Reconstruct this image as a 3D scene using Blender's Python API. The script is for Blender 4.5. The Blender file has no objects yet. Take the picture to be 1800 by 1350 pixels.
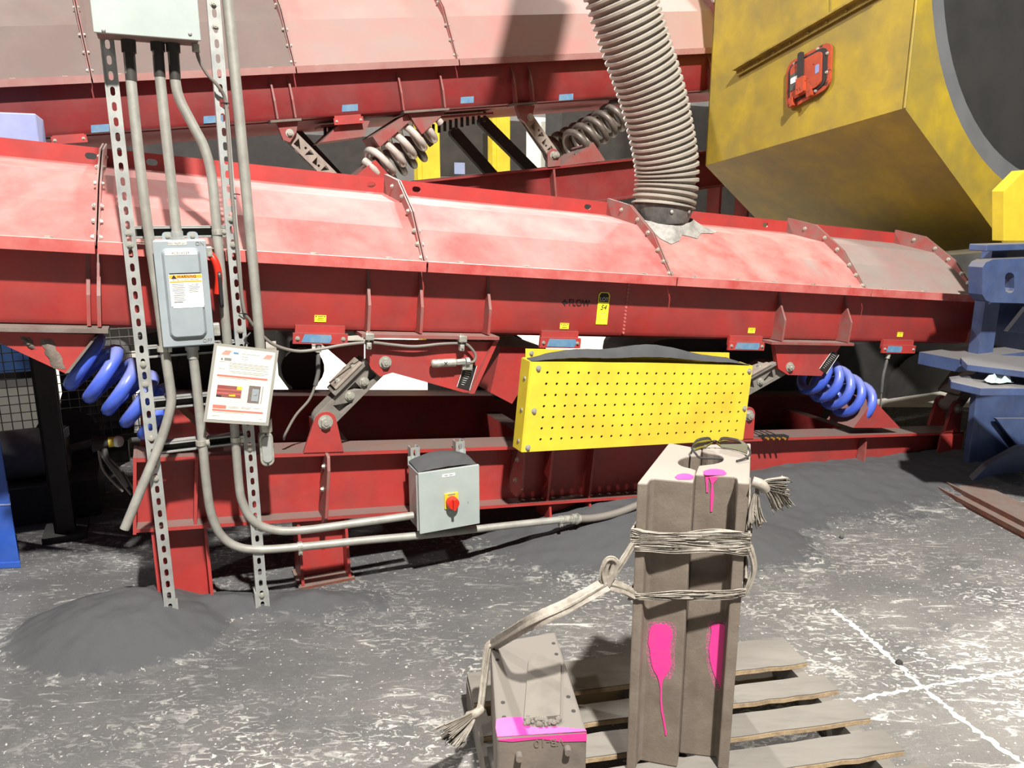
import bpy, bmesh, math, random
from mathutils import Vector, Matrix
from mathutils.geometry import tessellate_polygon
random.seed(7)
scn = bpy.context.scene
COL = scn.collection
V = Vector

# ------------------------------------------------------------------ camera
FPX = 1351.0; PITCH = math.radians(13.2); CAMH = 1.6
cd = bpy.data.cameras.new('camera'); cam = bpy.data.objects.new('camera', cd); COL.objects.link(cam)
cam.location = (0, 0, CAMH); cam.rotation_euler = (math.pi/2 - PITCH, 0, 0)
cd.sensor_width = 36.0; cd.lens = 36.0*FPX/1800.0; cd.clip_end = 200; cd.clip_start = .05
scn.camera = cam
# ------------------------------------------------------------------ light
vs = scn.view_settings
vs.view_transform = 'Standard'; vs.look = 'None'; vs.gamma = 1.0; vs.use_curve_mapping = False; vs.exposure = -0.05
wd = bpy.data.worlds.new('hall_air'); scn.world = wd; wd.use_nodes = True
bg = wd.node_tree.nodes['Background']; bg.inputs[0].default_value = (.95, .97, 1, 1); bg.inputs[1].default_value = .11
def lamp(name, loc, target, power, size, col=(1, .97, .92)):
    l = bpy.data.lights.new(name, 'AREA'); l.shape = 'DISK'; l.size = size; l.energy = power; l.color = col
    o = bpy.data.objects.new(name, l); COL.objects.link(o); o.location = loc
    o.rotation_euler = (V(target) - V(loc)).to_track_quat('-Z', 'Y').to_euler(); return o
lamp('high_bay_or_fill_lamp', (1.5, -2.3, 8.3), (.3, 3.4, .9), 2450, .35)
lamp('high_bay_or_fill_lamp', (-5.5, -3.0, 9.2), (-1.0, 3.5, .8), 300, .5)  # weak fill lamp, added to lift the shade
lamp('high_bay_or_fill_lamp', (-1.0, 11.5, 8.5), (-.5, 9.0, 0), 1800, .5)  # added lamp that brightens the pale floor behind the machines
lamp('high_bay_or_fill_lamp', (-8.0, 5.2, 8.0), (-4.2, 6.6, .4), 900, .5)  # lamp added to light the shaded blue container at the left
lamp('high_bay_or_fill_lamp', (3.5, 11.0, 9.0), (2.5, 9.5, 0), 1200, .5)  # another added lamp for the background floor, further right

# ------------------------------------------------------------------ maths
RT = V((1, 0, 0)); FW = V((0, math.cos(PITCH), -math.sin(PITCH))); UPV = V((0, math.sin(PITCH), math.cos(PITCH)))
C0 = V((0, 0, CAMH)); TH = math.radians(24.5)
U = V((math.cos(TH), math.sin(TH), 0)); N = V((math.sin(TH), -math.cos(TH), 0)); Z = V((0, 0, 1)); O = V((-.9, 3.0, 0))
def ray(x, y): return RT*(x-900) + UPV*(675-y) + FW*FPX
def onz(x, y, z=0):
    d = ray(x, y); return C0 + d*((z-CAMH)/d.z)
class Fr:
    def __init__(s, w=0, z0=0, slope=0, o=None, e=None):
        if e: s.o, (s.e1, s.e2, s.e3) = o, e; return
        a = math.atan(slope); s.o = O + N*w + Z*z0
        s.e1 = U*math.cos(a) + Z*math.sin(a); s.e2 = N; s.e3 = Z*math.cos(a) - U*math.sin(a)
    def W(s, a, w, v): return s.o + s.e1*a + s.e2*w + s.e3*v
    def px(s, x, y, w=0):
        d = ray(x, y); t = (w - s.e2.dot(C0-s.o))/s.e2.dot(d); p = C0 + d*t - s.o
        return s.e1.dot(p), s.e3.dot(p)
    def at(s, x, y, w=0):
        a, v = s.px(x, y, w); return s.W(a, w, v)
LT = Fr(0, 1.12, -.088); BS = Fr(0, .605, -.103); UT = Fr(-2.2, 2.082, .11); UB = Fr(-2.2, 1.62, .107); RK = Fr(0, 0, 0)
WORLD = Fr(o=V((0, 0, 0)), e=(V((1, 0, 0)), V((0, 1, 0)), V((0, 0, 1))))

# ------------------------------------------------------------------ mesh builder
class MB:
    def __init__(s): s.v = []; s.f = []
    def add(s, vs_, fs):
        k = len(s.v); s.v += [V(p) for p in vs_]; s.f += [tuple(i+k for i in f) for f in fs]; return s
    def box(s, fr, a0, a1, w0, w1, v0, v1):
        p = [fr.W(a, w, v) for v in (v0, v1) for w in (w0, w1) for a in (a0, a1)]
        return s.add(p, [(0, 2, 3, 1), (4, 5, 7, 6), (0, 1, 5, 4), (2, 6, 7, 3), (0, 4, 6, 2), (1, 3, 7, 5)])
    def ext(s, fr, ax, poly, d0, d1, holes=()):
        """extrude a 2D polygon with holes; ax = axis of extrusion (a, w or v), the poly is in the other two"""
        def P(q, d):
            x, y = q
            return fr.W(*{'a': (d, x, y), 'w': (x, d, y), 'v': (x, y, d)}[ax])
        loops = [list(poly)] + [list(h) for h in holes]
        flat = [q for l in loops for q in l]; n = len(flat)
        tri = tessellate_polygon([[V((q[0], q[1], 0)) for q in l] for l in loops])
        vs_ = [P(q, d0) for q in flat] + [P(q, d1) for q in flat]
        if not holes: fs = [tuple(range(n)), tuple(range(2*n-1, n-1, -1))]
        else: fs = [tuple(t) for t in tri] + [tuple(i+n for i in reversed(t)) for t in tri]
        k = 0
        for l in loops:
            m = len(l)
            for i in range(m):
                a, b = k+i, k+(i+1) % m; fs.append((a, b, b+n, a+n))
            k += m
        return s.add(vs_, fs)
    def tube(s, pts, r, seg=10, caps=True, rr=None):
        pts = [V(p) for p in pts]; n = len(pts); rings = []
        t0 = (pts[1]-pts[0]).normalized(); ref = t0.orthogonal().normalized()
        for i in range(n):
            t = (pts[min(i+1, n-1)]-pts[max(i-1, 0)]).normalized()
            ref = (ref - t*ref.dot(t)).normalized(); b = t.cross(ref); q = rr[i] if rr else r
            rings.append([pts[i] + (ref*math.cos(2*math.pi*k/seg) + b*math.sin(2*math.pi*k/seg))*q for k in range(seg)])
        vs_ = [p for R_ in rings for p in R_]; fs = []
        for i in range(n-1):
            for k in range(seg):
                fs.append((i*seg+k, i*seg+(k+1) % seg, (i+1)*seg+(k+1) % seg, (i+1)*seg+k))
        if caps: fs += [tuple(range(seg-1, -1, -1)), tuple((n-1)*seg+k for k in range(seg))]
        return s.add(vs_, fs)
    def cyl(s, p0, p1, r, seg=14): return s.tube([p0, p1], r, seg)
    def quad(s, p): return s.add(p, [(0, 1, 2, 3)])
    def sheet(s, rows):
        n = len(rows); m = len(rows[0])
        return s.add([p for r in rows for p in r], [(i*m+j, i*m+j+1, (i+1)*m+j+1, (i+1)*m+j) for i in range(n-1) for j in range(m-1)])
def spline(pts, n=8):
    pts = [V(p) for p in pts]; out = []
    for i in range(len(pts)-1):
        p0 = pts[max(i-1, 0)]; p1 = pts[i]; p2 = pts[i+1]; p3 = pts[min(i+2, len(pts)-1)]
        for k in range(n):
            t = k/n
            out.append(.5*((2*p1) + (p2-p0)*t + (2*p0-5*p1+4*p2-p3)*t*t + (3*p1-p0-3*p2+p3)*t**3))
    return out + [pts[-1]]
def circ(x, y, r, n=10, ry=None, ph=0):
    return [(x+r*math.cos(2*math.pi*k/n+ph), y+(ry or r)*math.sin(2*math.pi*k/n+ph)) for k in range(n)]
def slot(x, y, hx, hy, n=5):
    """stadium; longer along x or y"""
    out = []
    if hx >= hy:
        for sg, b in ((1, -90), (-1, 90)):
            out += [(x+sg*(hx-hy)+hy*math.cos(math.radians(b+180*k/n)), y+hy*math.sin(math.radians(b+180*k/n))) for k in range(n+1)]
    else:
        for sg, b in ((1, 0), (-1, 180)):
            out += [(x+hx*math.cos(math.radians(b+180*k/n)), y+sg*(hy-hx)+hx*math.sin(math.radians(b+180*k/n))) for k in range(n+1)]
    return out
def rrect(x0, x1, y0, y1, r, n=4):
    out = []
    for cx, cy, b in ((x1-r, y1-r, 0), (x0+r, y1-r, 90), (x0+r, y0+r, 180), (x1-r, y0+r, 270)):
        out += [(cx+r*math.cos(math.radians(b+90*k/n)), cy+r*math.sin(math.radians(b+90*k/n))) for k in range(n+1)]
    return out

# ------------------------------------------------------------------ objects
LOC = {}
def mesh_of(mb, loc, smooth=False, name='mesh'):
    me = bpy.data.meshes.new(name); me.from_pydata([tuple(p-loc) for p in mb.v], [], mb.f)
    bm = bmesh.new(); bm.from_mesh(me); bmesh.ops.recalc_face_normals(bm, faces=bm.faces); bm.to_mesh(me); bm.free()
    if smooth:
        me.polygons.foreach_set('use_smooth', [True]*len(me.polygons)); me.set_sharp_from_angle(angle=math.radians(38))
    me.update(); return me
def tag(o, label=None, cat=None, group=None, kind=None):
    for k, v in (('label', label), ('category', cat), ('group', group), ('kind', kind)):
        if v: o[k] = v
    return o
def thing(name, label, cat, loc, group=None):
    o = bpy.data.objects.new(name, None); COL.objects.link(o); o.location = loc; o.empty_display_size = .05
    LOC[o.name] = V(loc); return tag(o, label, cat, group)
def single(name, mb, mat, label=None, cat=None, group=None, kind=None, smooth=False, bevel=0, loc=None):
    if loc is None:
        lo = V((sum(p.x for p in mb.v)/len(mb.v), sum(p.y for p in mb.v)/len(mb.v), min(p.z for p in mb.v)))
    else: lo = V(loc)
    me = mesh_of(mb, lo, smooth, name); me.materials.append(mat)
    o = bpy.data.objects.new(name, me); COL.objects.link(o); o.location = lo; LOC[o.name] = lo
    if bevel: bev(o, bevel)
    return tag(o, label, cat, group, kind)
def bev(o, w):
    m = o.modifiers.new('bevel', 'BEVEL'); m.width = w; m.segments = 2; m.limit_method = 'ANGLE'; m.angle_limit = .6
def part(par, name, mb, mat, label=None, smooth=False, bevel=0, kind=None):
    lo = LOC[par.name]; me = mesh_of(mb, lo, smooth, name); me.materials.append(mat)
    o = bpy.data.objects.new(name, me); COL.objects.link(o); o.parent = par; LOC[o.name] = lo
    if bevel: bev(o, bevel)
    return tag(o, label, kind=kind)
_inst = {}
def inst(par, name, key, maker, mat, p, dirv, scale=1.0, roll=0):
    """a shared small mesh (built along +Z at the origin) set at p, pointing along dirv"""
    if key not in _inst:
        me = mesh_of(maker(), V((0, 0, 0)), True, name); me.materials.append(mat); _inst[key] = me
    o = bpy.data.objects.new(name, _inst[key]); COL.objects.link(o); o.parent = par
    o.location = V(p) - LOC[par.name]; o.rotation_mode = 'QUATERNION'
    o.rotation_quaternion = V(dirv).to_track_quat('Z', 'Y') @ Matrix.Rotation(roll, 3, 'Z').to_quaternion(); o.scale = (scale,)*3
    return o
def mk_bolt():
    m = MB(); m.tube([V((0, 0, 0)), V((0, 0, .12))], 1.0, 14)
    m.tube([V((0, 0, .12)), V((0, 0, .7))], .68, 6); m.tube([V((0, 0, .7)), V((0, 0, .85))], .32, 8); return m
def mk_cap():
    m = MB(); m.tube([V((0, 0, -.1)), V((0, 0, .5)), V((0, 0, .75)), V((0, 0, .8))], 1, 10, rr=[1, 1, .7, .2]); return m
def bolt(par, p, d, r=.014, mat=None, roll=.3, name='bolt'):
    m = mat or M['zinc']; return inst(par, name, 'bolt'+m.name, mk_bolt, m, p, d, r, roll)
def cap(par, p, d, r=.005, mat=None, name='screw'):
    m = mat or M['zinc']; return inst(par, name, 'cap'+m.name, mk_cap, m, p, d, r)
def text(par, s, p, ex, ez, size, mat, name='lettering', off=.0015, shear=0, align='CENTER'):
    cu = bpy.data.curves.new(name, 'FONT'); cu.body = s; cu.size = size; cu.align_x = align; cu.align_y = 'CENTER'; cu.extrude = .0003; cu.shear = shear
    t = bpy.data.objects.new('tmp', cu); me = bpy.data.meshes.new_from_object(t); bpy.data.objects.remove(t)
    me.materials.clear(); me.materials.append(mat)
    o = bpy.data.objects.new(name, me); COL.objects.link(o)
    ex = V(ex).normalized(); ez = V(ez).normalized(); en = ex.cross(ez).normalized()
    mt = Matrix((ex, ez, en)).transposed().to_4x4(); o.parent = par
    mt.translation = V(p) + en*off - LOC[par.name]; o.matrix_local = mt; return o

# ------------------------------------------------------------------ materials
def s2l(c): return tuple(((x/255)/12.92 if x/255 <= .04045 else ((x/255+.055)/1.055)**2.4) for x in c) + (1,)
def mat(name, col, col2=None, sc=6, lo=.4, hi=.65, rough=.55, metal=0, dust=None, up=0, dn=0, dsc=9, bump=0, bsc=60, spots=None, stretch=(1, 1, 1), spec=.5, det=6):
    m = bpy.data.materials.new(name); m.use_nodes = True; nt = m.node_tree; nd = nt.nodes; lk = nt.links
    b = nd['Principled BSDF']; b.inputs['Roughness'].default_value = rough; b.inputs['Metallic'].default_value = metal
    b.inputs['Specular IOR Level'].default_value = spec
    tc = nd.new('ShaderNodeTexCoord'); mp = nd.new('ShaderNodeMapping'); mp.inputs['Scale'].default_value = stretch
    lk.new(tc.outputs['Object'], mp.inputs[0])
    def noise(scale, detail=6, rg=.6, dist=0):
        n = nd.new('ShaderNodeTexNoise'); n.inputs['Scale'].default_value = scale; n.inputs['Detail'].default_value = detail
        n.inputs['Roughness'].default_value = rg; n.inputs['Distortion'].default_value = dist; lk.new(mp.outputs[0], n.inputs['Vector']); return n.outputs['Fac']
    def ramp(src, a, c):
        r = nd.new('ShaderNodeMapRange'); r.inputs[1].default_value = a; r.inputs[2].default_value = c; lk.new(src, r.inputs[0]); return r.outputs[0]
    def math_(op, a, c):
        q = nd.new('ShaderNodeMath'); q.operation = op
        for i, x in enumerate((a, c)):
            if isinstance(x, (int, float)): q.inputs[i].default_value = x
            else: lk.new(x, q.inputs[i])
        return q.outputs[0]
    def mix(f, a, c):
        q = nd.new('ShaderNodeMix'); q.data_type = 'RGBA'
        if isinstance(f, (int, float)): q.inputs[0].default_value = f
        else: lk.new(f, q.inputs[0])
        for i, x in ((6, a), (7, c)):
            if isinstance(x, tuple): q.inputs[i].default_value = x
            else: lk.new(x, q.inputs[i])
        return q.outputs[2]
    c = s2l(col)
    if col2: c = mix(ramp(noise(sc, det), lo, hi), c, s2l(col2))
    if dust:
        f = ramp(noise(dsc, 8, .65, .3), .38, .68); f = math_('MULTIPLY', f, dn)
        if up:
            g = nd.new('ShaderNodeNewGeometry'); sx = nd.new('ShaderNodeSeparateXYZ'); lk.new(g.outputs['Normal'], sx.inputs[0])
            k = math_('MULTIPLY', ramp(sx.outputs[2], .12, .9), up)
            f = math_('MINIMUM', math_('ADD', f, k), 1.0)
        c = mix(f, c, s2l(dust))
    if spots:
        f = ramp(noise(spots[1], 3, .7), spots[2], spots[2]+.03); c = mix(f, c, s2l(spots[0]))
    if isinstance(c, tuple): b.inputs['Base Color'].default_value = c
    else: lk.new(c, b.inputs['Base Color'])
    if bump:
        bp = nd.new('ShaderNodeBump'); bp.inputs['Strength'].default_value = bump; bp.inputs['Distance'].default_value = .01
        lk.new(noise(bsc, 8, .65), bp.inputs['Height']); lk.new(bp.outputs[0], b.inputs['Normal'])
    m.diffuse_color = s2l(col); return m
M = {}
M['red'] = mat('red_paint', (168, 54, 50), (150, 44, 42), sc=5, rough=.45, dust=(112, 98, 92), up=.85, dn=.22, dsc=5, bump=.05, bsc=40)
M['red_dim'] = mat('dimmed_red_paint', (132, 38, 38), (116, 32, 33), sc=4, rough=.5, dust=(104, 88, 84), up=.85, dn=.25, dsc=5, bump=.05, bsc=40)  # same red, darkened in the colour for weaker light on the upper conveyor
M['redlip'] = mat('red_dusty_rail', (172, 66, 62), (186, 104, 98), sc=7, rough=.55, dust=(170, 142, 134), up=.7, dn=.2, bump=.05)
M['redlipup'] = mat('brown_dusty_rail', (142, 94, 89), (152, 108, 101), sc=6, rough=.65, dust=(150, 128, 120), up=.6, dn=.4, bump=.05)
M['redrib'] = mat('red_dusty_plate', (140, 62, 58), (122, 78, 72), sc=9, rough=.6, dust=(128, 112, 105), up=.6, dn=.35, bump=.08)
M['cover'] = mat('pink_dust_cover', (162, 74, 71), (170, 102, 98), sc=4, lo=.3, hi=.7, rough=.62, dust=(160, 126, 120), dn=.8, dsc=3.2, spec=.2, spots=((120, 70, 66), 70, .74), stretch=(1, 1, 1), bump=.04)
M['coverdark'] = mat('red_dust_cover', (170, 78, 74), (176, 118, 110), sc=5, lo=.35, hi=.7, rough=.65, dust=(150, 136, 128), dn=.85, dsc=4, spots=((116, 50, 48), 60, .72), bump=.05)
M['covergrey'] = mat('grey_dust_cover', (138, 112, 106), (124, 112, 106), sc=5, rough=.7, dust=(140, 128, 120), dn=.6, dsc=5, bump=.06)
M['upcover'] = mat('pale_dust_cover', (166, 120, 115), (154, 126, 119), sc=2.5, rough=.66, dust=(152, 134, 127), dn=.8, dsc=2.2, spec=.2, spots=((90, 70, 66), 45, .76), bump=.05)
M['upcovergrey'] = mat('brown_dust_cover', (108, 92, 87), (118, 100, 94), sc=3, rough=.75, dust=(104, 95, 90), dn=.6, dsc=3, spots=((70, 62, 60), 60, .72), bump=.06)
M['duststeel'] = mat('dust_coated_steel', (112, 100, 92), (96, 80, 74), sc=14, rough=.8, dust=(118, 112, 104), dn=.6, bump=.2, bsc=90)
M['caked'] = mat('caked_dust', (104, 94, 86), (124, 112, 102), sc=20, rough=.95, bump=.5, bsc=50)
M['zinc'] = mat('zinc_steel', (196, 194, 182), (150, 148, 138), sc=40, rough=.4, metal=.55, bump=.05)
M['galv'] = mat('galvanised_steel', (176, 178, 174), (148, 150, 148), sc=12, rough=.45, metal=.35, dust=(160, 155, 145), dn=.4, bump=.04)
M['conduit'] = mat('conduit_steel', (164, 163, 154), (144, 142, 134), sc=16, rough=.48, metal=.3, dust=(150, 143, 134), dn=.6, dsc=14, bump=.04)
M['darkconduit'] = mat('dark_coupling', (62, 58, 54), (48, 45, 43), sc=20, rough=.6, metal=.2)
M['greybox'] = mat('grey_enclosure_paint', (146, 154, 157), (138, 146, 149), sc=9, rough=.42, spots=((96, 96, 92), 34, .76))
M['lightbox'] = mat('light_grey_paint', (162, 170, 165), (153, 161, 157), sc=6, rough=.4, spots=((110, 112, 108), 26, .75))
M['arm'] = mat('cast_arm_grey', (118, 112, 104), (100, 94, 88), sc=18, rough=.6, dust=(132, 126, 118), dn=.5, up=.3, bump=.12)
M['armlight'] = mat('arm_bare_grey', (150, 138, 126), (132, 120, 110), sc=18, rough=.6, bump=.05)
M['bluespring'] = mat('blue_spring_paint', (52, 84, 196), (64, 92, 190), sc=8, rough=.28, dust=(150, 150, 165), up=.5, dn=.12)
M['silverspring'] = mat('silver_spring', (206, 200, 190), (178, 170, 160), sc=12, rough=.3, metal=.15)
M['darkspring'] = mat('dark_spring', (118, 110, 102), (88, 80, 74), sc=12, rough=.45, metal=.3)
M['greenspring'] = mat('green_spring', (14, 84, 62), rough=.4)
M['yellow'] = mat('yellow_paint', (222, 197, 56), (212, 184, 52), sc=5, rough=.42, dust=(150, 135, 50), dn=.25, dsc=7, spots=((110, 96, 30), 55, .73))
M['hopper'] = mat('hopper_yellow', (168, 143, 36), (146, 125, 42), sc=4, rough=.55, dust=(124, 108, 58), dn=.8, dsc=3.5, spots=((58, 50, 24), 42, .75), bump=.03)
M['hopperseam'] = mat('hopper_seam', (150, 128, 46), (120, 102, 40), sc=12, rough=.6)
M['drumin'] = mat('shaded_drum_inside', (44, 42, 40), (36, 35, 34), sc=4, rough=.9)  # shade inside the drum mouth, painted in as a dark colour
M['drum'] = mat('grey_drum', (98, 99, 100), (90, 91, 92), sc=4, rough=.75)
M['orange'] = mat('orange_hatch', (170, 70, 40), (150, 60, 36), sc=10, rough=.5, spots=((60, 40, 34), 22, .62))
M['rubber'] = mat('black_rubber', (38, 36, 35), rough=.6)
M['black'] = mat('black_plastic', (28, 28, 30), rough=.5)
M['redknob'] = mat('red_plastic', (196, 44, 28), rough=.35)
M['white'] = mat('white_print', (236, 236, 230), rough=.6)
M['paper'] = mat('paper', (214, 210, 197), (206, 201, 187), sc=8, rough=.5)
M['clear'] = mat('clear_sleeve', (150, 147, 138), rough=.25)
M['txt'] = mat('print_grey', (130, 128, 122), rough=.6)
M['ink'] = mat('print_black', (34, 30, 28), rough=.6)
M['redink'] = mat('print_red', (222, 112, 96), rough=.6)
M['orangeink'] = mat('print_orange', (240, 160, 40), rough=.6)
M['tagyellow'] = mat('tag_yellow', (250, 238, 50), rough=.5)
M['tape'] = mat('blue_tape', (74, 122, 160), (100, 136, 160), sc=30, rough=.7, dust=(130, 130, 125), dn=.3)
M['blue'] = mat('blue_machine_paint', (66, 84, 124), (54, 68, 104), sc=6, rough=.5, dust=(112, 108, 104), up=.85, dn=.15, bump=.06)
M['bluebright'] = mat('bright_blue_paint', (42, 92, 190), (38, 80, 168), sc=4, rough=.45, dust=(110, 112, 120), dn=.12)
M['bluegrey'] = mat('pale_blue_panel', (140, 152, 186), (122, 136, 184), sc=3, rough=.5)
M['rust'] = mat('rusty_steel', (112, 62, 46), (84, 52, 42), sc=20, rough=.85, dust=(118, 108, 100), up=.6, dn=.3, bump=.2)
M['hose'] = mat('hose_grey', (148, 140, 128), (134, 126, 116), sc=8, rough=.6, dust=(160, 152, 140), up=.4, dn=.2)
M['hosecuff'] = mat('hose_cuff', (66, 64, 62), (50, 48, 47), sc=14, rough=.55, dust=(150, 146, 138), dn=.35, up=.2)
M['sealant'] = mat('white_sealant', (158, 155, 148), (124, 120, 114), sc=16, rough=.7, bump=.4, bsc=40)
M['die'] = mat('dusty_iron', (112, 100, 88), (98, 86, 75), sc=10, rough=.75, dust=(140, 131, 121), up=1.0, dn=.25, dsc=16, bump=.14, bsc=120)
M['block'] = mat('dusty_iron_block', (116, 104, 93), (98, 88, 80), sc=12, rough=.8, dust=(108, 102, 95), up=.95, dn=.35, dsc=8, bump=.14, bsc=90)
M['pink'] = mat('pink_spray_paint', (226, 52, 136), (216, 62, 134), sc=22, rough=.5)
M['wood'] = mat('dusty_pallet_wood', (116, 110, 102), (102, 97, 90), sc=7, rough=.85, dust=(118, 114, 107), dn=.6, up=.3, stretch=(1, 6, 6), bump=.1)
M['woodend'] = mat('broken_wood', (176, 152, 118), (140, 118, 92), sc=30, rough=.9, bump=.3)
M['wrap'] = mat('twisted_wrap', (152, 144, 132), (128, 120, 109), sc=40, rough=.5, bump=.2, bsc=140)
M['sand'] = mat('black_sand', (74, 74, 75), (66, 66, 67), sc=10, rough=.95, bump=.25, bsc=400)
M['cable'] = mat('grey_cable', (118, 112, 104), rough=.55)
M['wire'] = mat('mesh_wire', (92, 88, 82), rough=.6, metal=.3)
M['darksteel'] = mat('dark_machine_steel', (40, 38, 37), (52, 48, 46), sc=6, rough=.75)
M['dullsteel'] = mat('dull_grey_steel', (92, 90, 88), (74, 72, 70), sc=6, rough=.7)
M['cardboard'] = mat('dusty_card', (114, 108, 100), (104, 98, 91), sc=14, rough=.9, bump=.1)
M['white_rag'] = mat('pale_glove', (176, 188, 191), (158, 172, 177), sc=18, rough=.8)
M['whitebg'] = mat('pale_concrete', (206, 200, 188), (188, 180, 167), sc=5, rough=.8)
M['wall'] = mat('hall_wall', (96, 94, 92), (84, 82, 80), sc=2, rough=.9)
M['pale'] = mat('pale_panel', (226, 224, 210), rough=.7)
# tinted lens
g = bpy.data.materials.new('tinted_lens'); g.use_nodes = True; b = g.node_tree.nodes['Principled BSDF']
b.inputs['Base Color'].default_value = (.42, .45, .36, 1); b.inputs['Transmission Weight'].default_value = .92; b.inputs['Roughness'].default_value = .04; b.inputs['IOR'].default_value = 1.05
M['lens'] = g
ov = mat('pink_overspray', (250, 96, 170), (244, 120, 178), sc=22, rough=.6); M['overspray'] = ov
nt_ = ov.node_tree; tcv = nt_.nodes.new('ShaderNodeTexCoord'); nz_ = nt_.nodes.new('ShaderNodeTexNoise'); nz_.inputs['Scale'].default_value = 260; nz_.inputs['Detail'].default_value = 2
rg_ = nt_.nodes.new('ShaderNodeMapRange'); rg_.inputs[1].default_value = .42; rg_.inputs[2].default_value = .8; rg_.inputs[4].default_value = .8; nt_.links.new(tcv.outputs['Object'], nz_.inputs[0]); nt_.links.new(nz_.outputs['Fac'], rg_.inputs[0]); nt_.links.new(rg_.outputs[0], nt_.nodes['Principled BSDF'].inputs['Alpha'])
# floor: grey dust over pale concrete, scuffed through in prints and streaks
def floor_mat(name='dusty_concrete', deep=False):
    m = bpy.data.materials.new(name); m.use_nodes = True; nt = m.node_tree; nd = nt.nodes; lk = nt.links
    b = nd['Principled BSDF']; b.inputs['Roughness'].default_value = .9; b.inputs['Specular IOR Level'].default_value = .2
    tc = nd.new('ShaderNodeNewGeometry')
    def noise(s, d=6, rg=.6, dist=0, rot=0, st=(1, 1, 1)):
        mp = nd.new('ShaderNodeMapping'); mp.inputs['Scale'].default_value = st; mp.inputs['Rotation'].default_value = (0, 0, rot)
        lk.new(tc.outputs['Position'], mp.inputs[0])
        n = nd.new('ShaderNodeTexNoise'); n.inputs['Scale'].default_value = s; n.inputs['Detail'].default_value = d
        n.inputs['Roughness'].default_value = rg; n.inputs['Distortion'].default_value = dist; lk.new(mp.outputs[0], n.inputs['Vector']); return n.outputs['Fac']
    def rng(src, a, c, d0=0., d1=1.):
        r = nd.new('ShaderNodeMapRange'); r.inputs[1].default_value = a; r.inputs[2].default_value = c; r.inputs[3].default_value = d0; r.inputs[4].default_value = d1; lk.new(src, r.inputs[0]); return r.outputs[0]
    def mth(op, a, c):
        q = nd.new('ShaderNodeMath'); q.operation = op
        for i, x in enumerate((a, c)):
            if isinstance(x, (int, float)): q.inputs[i].default_value = x
            else: lk.new(x, q.inputs[i])
        return q.outputs[0]
    def mix(f, a, c):
        q = nd.new('ShaderNodeMix'); q.data_type = 'RGBA'; lk.new(f, q.inputs[0])
        for i, x in ((6, a), (7, c)):
            if isinstance(x, tuple): q.inputs[i].default_value = x
            else: lk.new(x, q.inputs[i])
        return q.outputs[2]
    base = mix(rng(noise(2.2, 5), .35, .7), s2l((94, 93, 92)), s2l((126, 122, 117)))
    base = mix(rng(noise(160, 3, .7), .5, .75, 0, .5), base, s2l((150, 148, 143)))
    dp = nd.new('ShaderNodeVectorMath'); dp.operation = 'DOT_PRODUCT'; lk.new(tc.outputs['Position'], dp.inputs[0]); dp.inputs[1].default_value = tuple(N)
    near = mth('ADD', dp.outputs['Value'], mth('MULTIPLY', noise(1.6, 5, .6), -.9))     # distance from the machine front, roughened
    thick = rng(near, O.dot(N)-.15, O.dot(N)+.85, 1., 0.)
    if deep:
        sz = nd.new('ShaderNodeSeparateXYZ'); lk.new(tc.outputs['Position'], sz.inputs[0])
        thick = mth('MAXIMUM', thick, rng(mth('ADD', sz.outputs[2], mth('MULTIPLY', noise(14, 6, .7), .05)), .025, .055, 0., 2.1))
        thick = mth('MINIMUM', thick, 2.1)
    base = mix(mth('MINIMUM', mth('MULTIPLY', thick, .85), 1.0), base, s2l((78, 78, 79)))
    prints = rng(noise(17, 5, .62, 1.8, .5, (1, 1.9, 1)), .53, .60)
    area = rng(noise(1.9, 4, .6), .46, .64, .05, .95)
    f1 = mth('MULTIPLY', prints, area)
    streak = mth('MULTIPLY', rng(noise(5, 8, .72, 1.2, -.35, (1, 4, 1)), .56, .66), rng(noise(2.2, 3), .40, .58))
    flecks = mth('MULTIPLY', rng(noise(55, 2, .5), .66, .70), .9)
    f = mth('MAXIMUM', mth('MAXIMUM', f1, streak), flecks)
    f = mth('MULTIPLY', mth('MULTIPLY', f, rng(noise(90, 3, .7), .3, .6, .45, 1)), mth('MAXIMUM', 0.0, mth('SUBTRACT', 1.0, mth('MULTIPLY', thick, .55))))
    lk.new(mix(f, base, s2l((226, 222, 214))), b.inputs['Base Color'])
    bp = nd.new('ShaderNodeBump'); bp.inputs['Strength'].default_value = .35; bp.inputs['Distance'].default_value = .01
    lk.new(mth('ADD', noise(60, 6, .7), mth('MULTIPLY', f, -.3)), bp.inputs['Height']); lk.new(bp.outputs[0], b.inputs['Normal']); return m
M['floor'] = floor_mat(); M['sandfloor'] = floor_mat('drifted_black_sand', True)

# ================================================================== SETTING
fl = MB(); fl.box(WORLD, -9, 9, -3, 6.0, -.1, 0)
FLOOR = single('floor', fl, M['floor'], 'grey dusty concrete floor with white scuffs in front of the machines', None, kind='structure', loc=(0, 0, 0))
fb = MB(); fb.box(WORLD, -16, 16, 6.0, 16, -.1, 0)
single('floor', fb, M['whitebg'], 'pale clean concrete floor behind the red machines', None, kind='structure')
wb = MB(); wb.box(WORLD, -16, 16, 16, 16.2, 0, 10)
WALL = single('wall_back', wb, M['wall'], 'dark hall wall far behind the machines', None, kind='structure')
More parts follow.
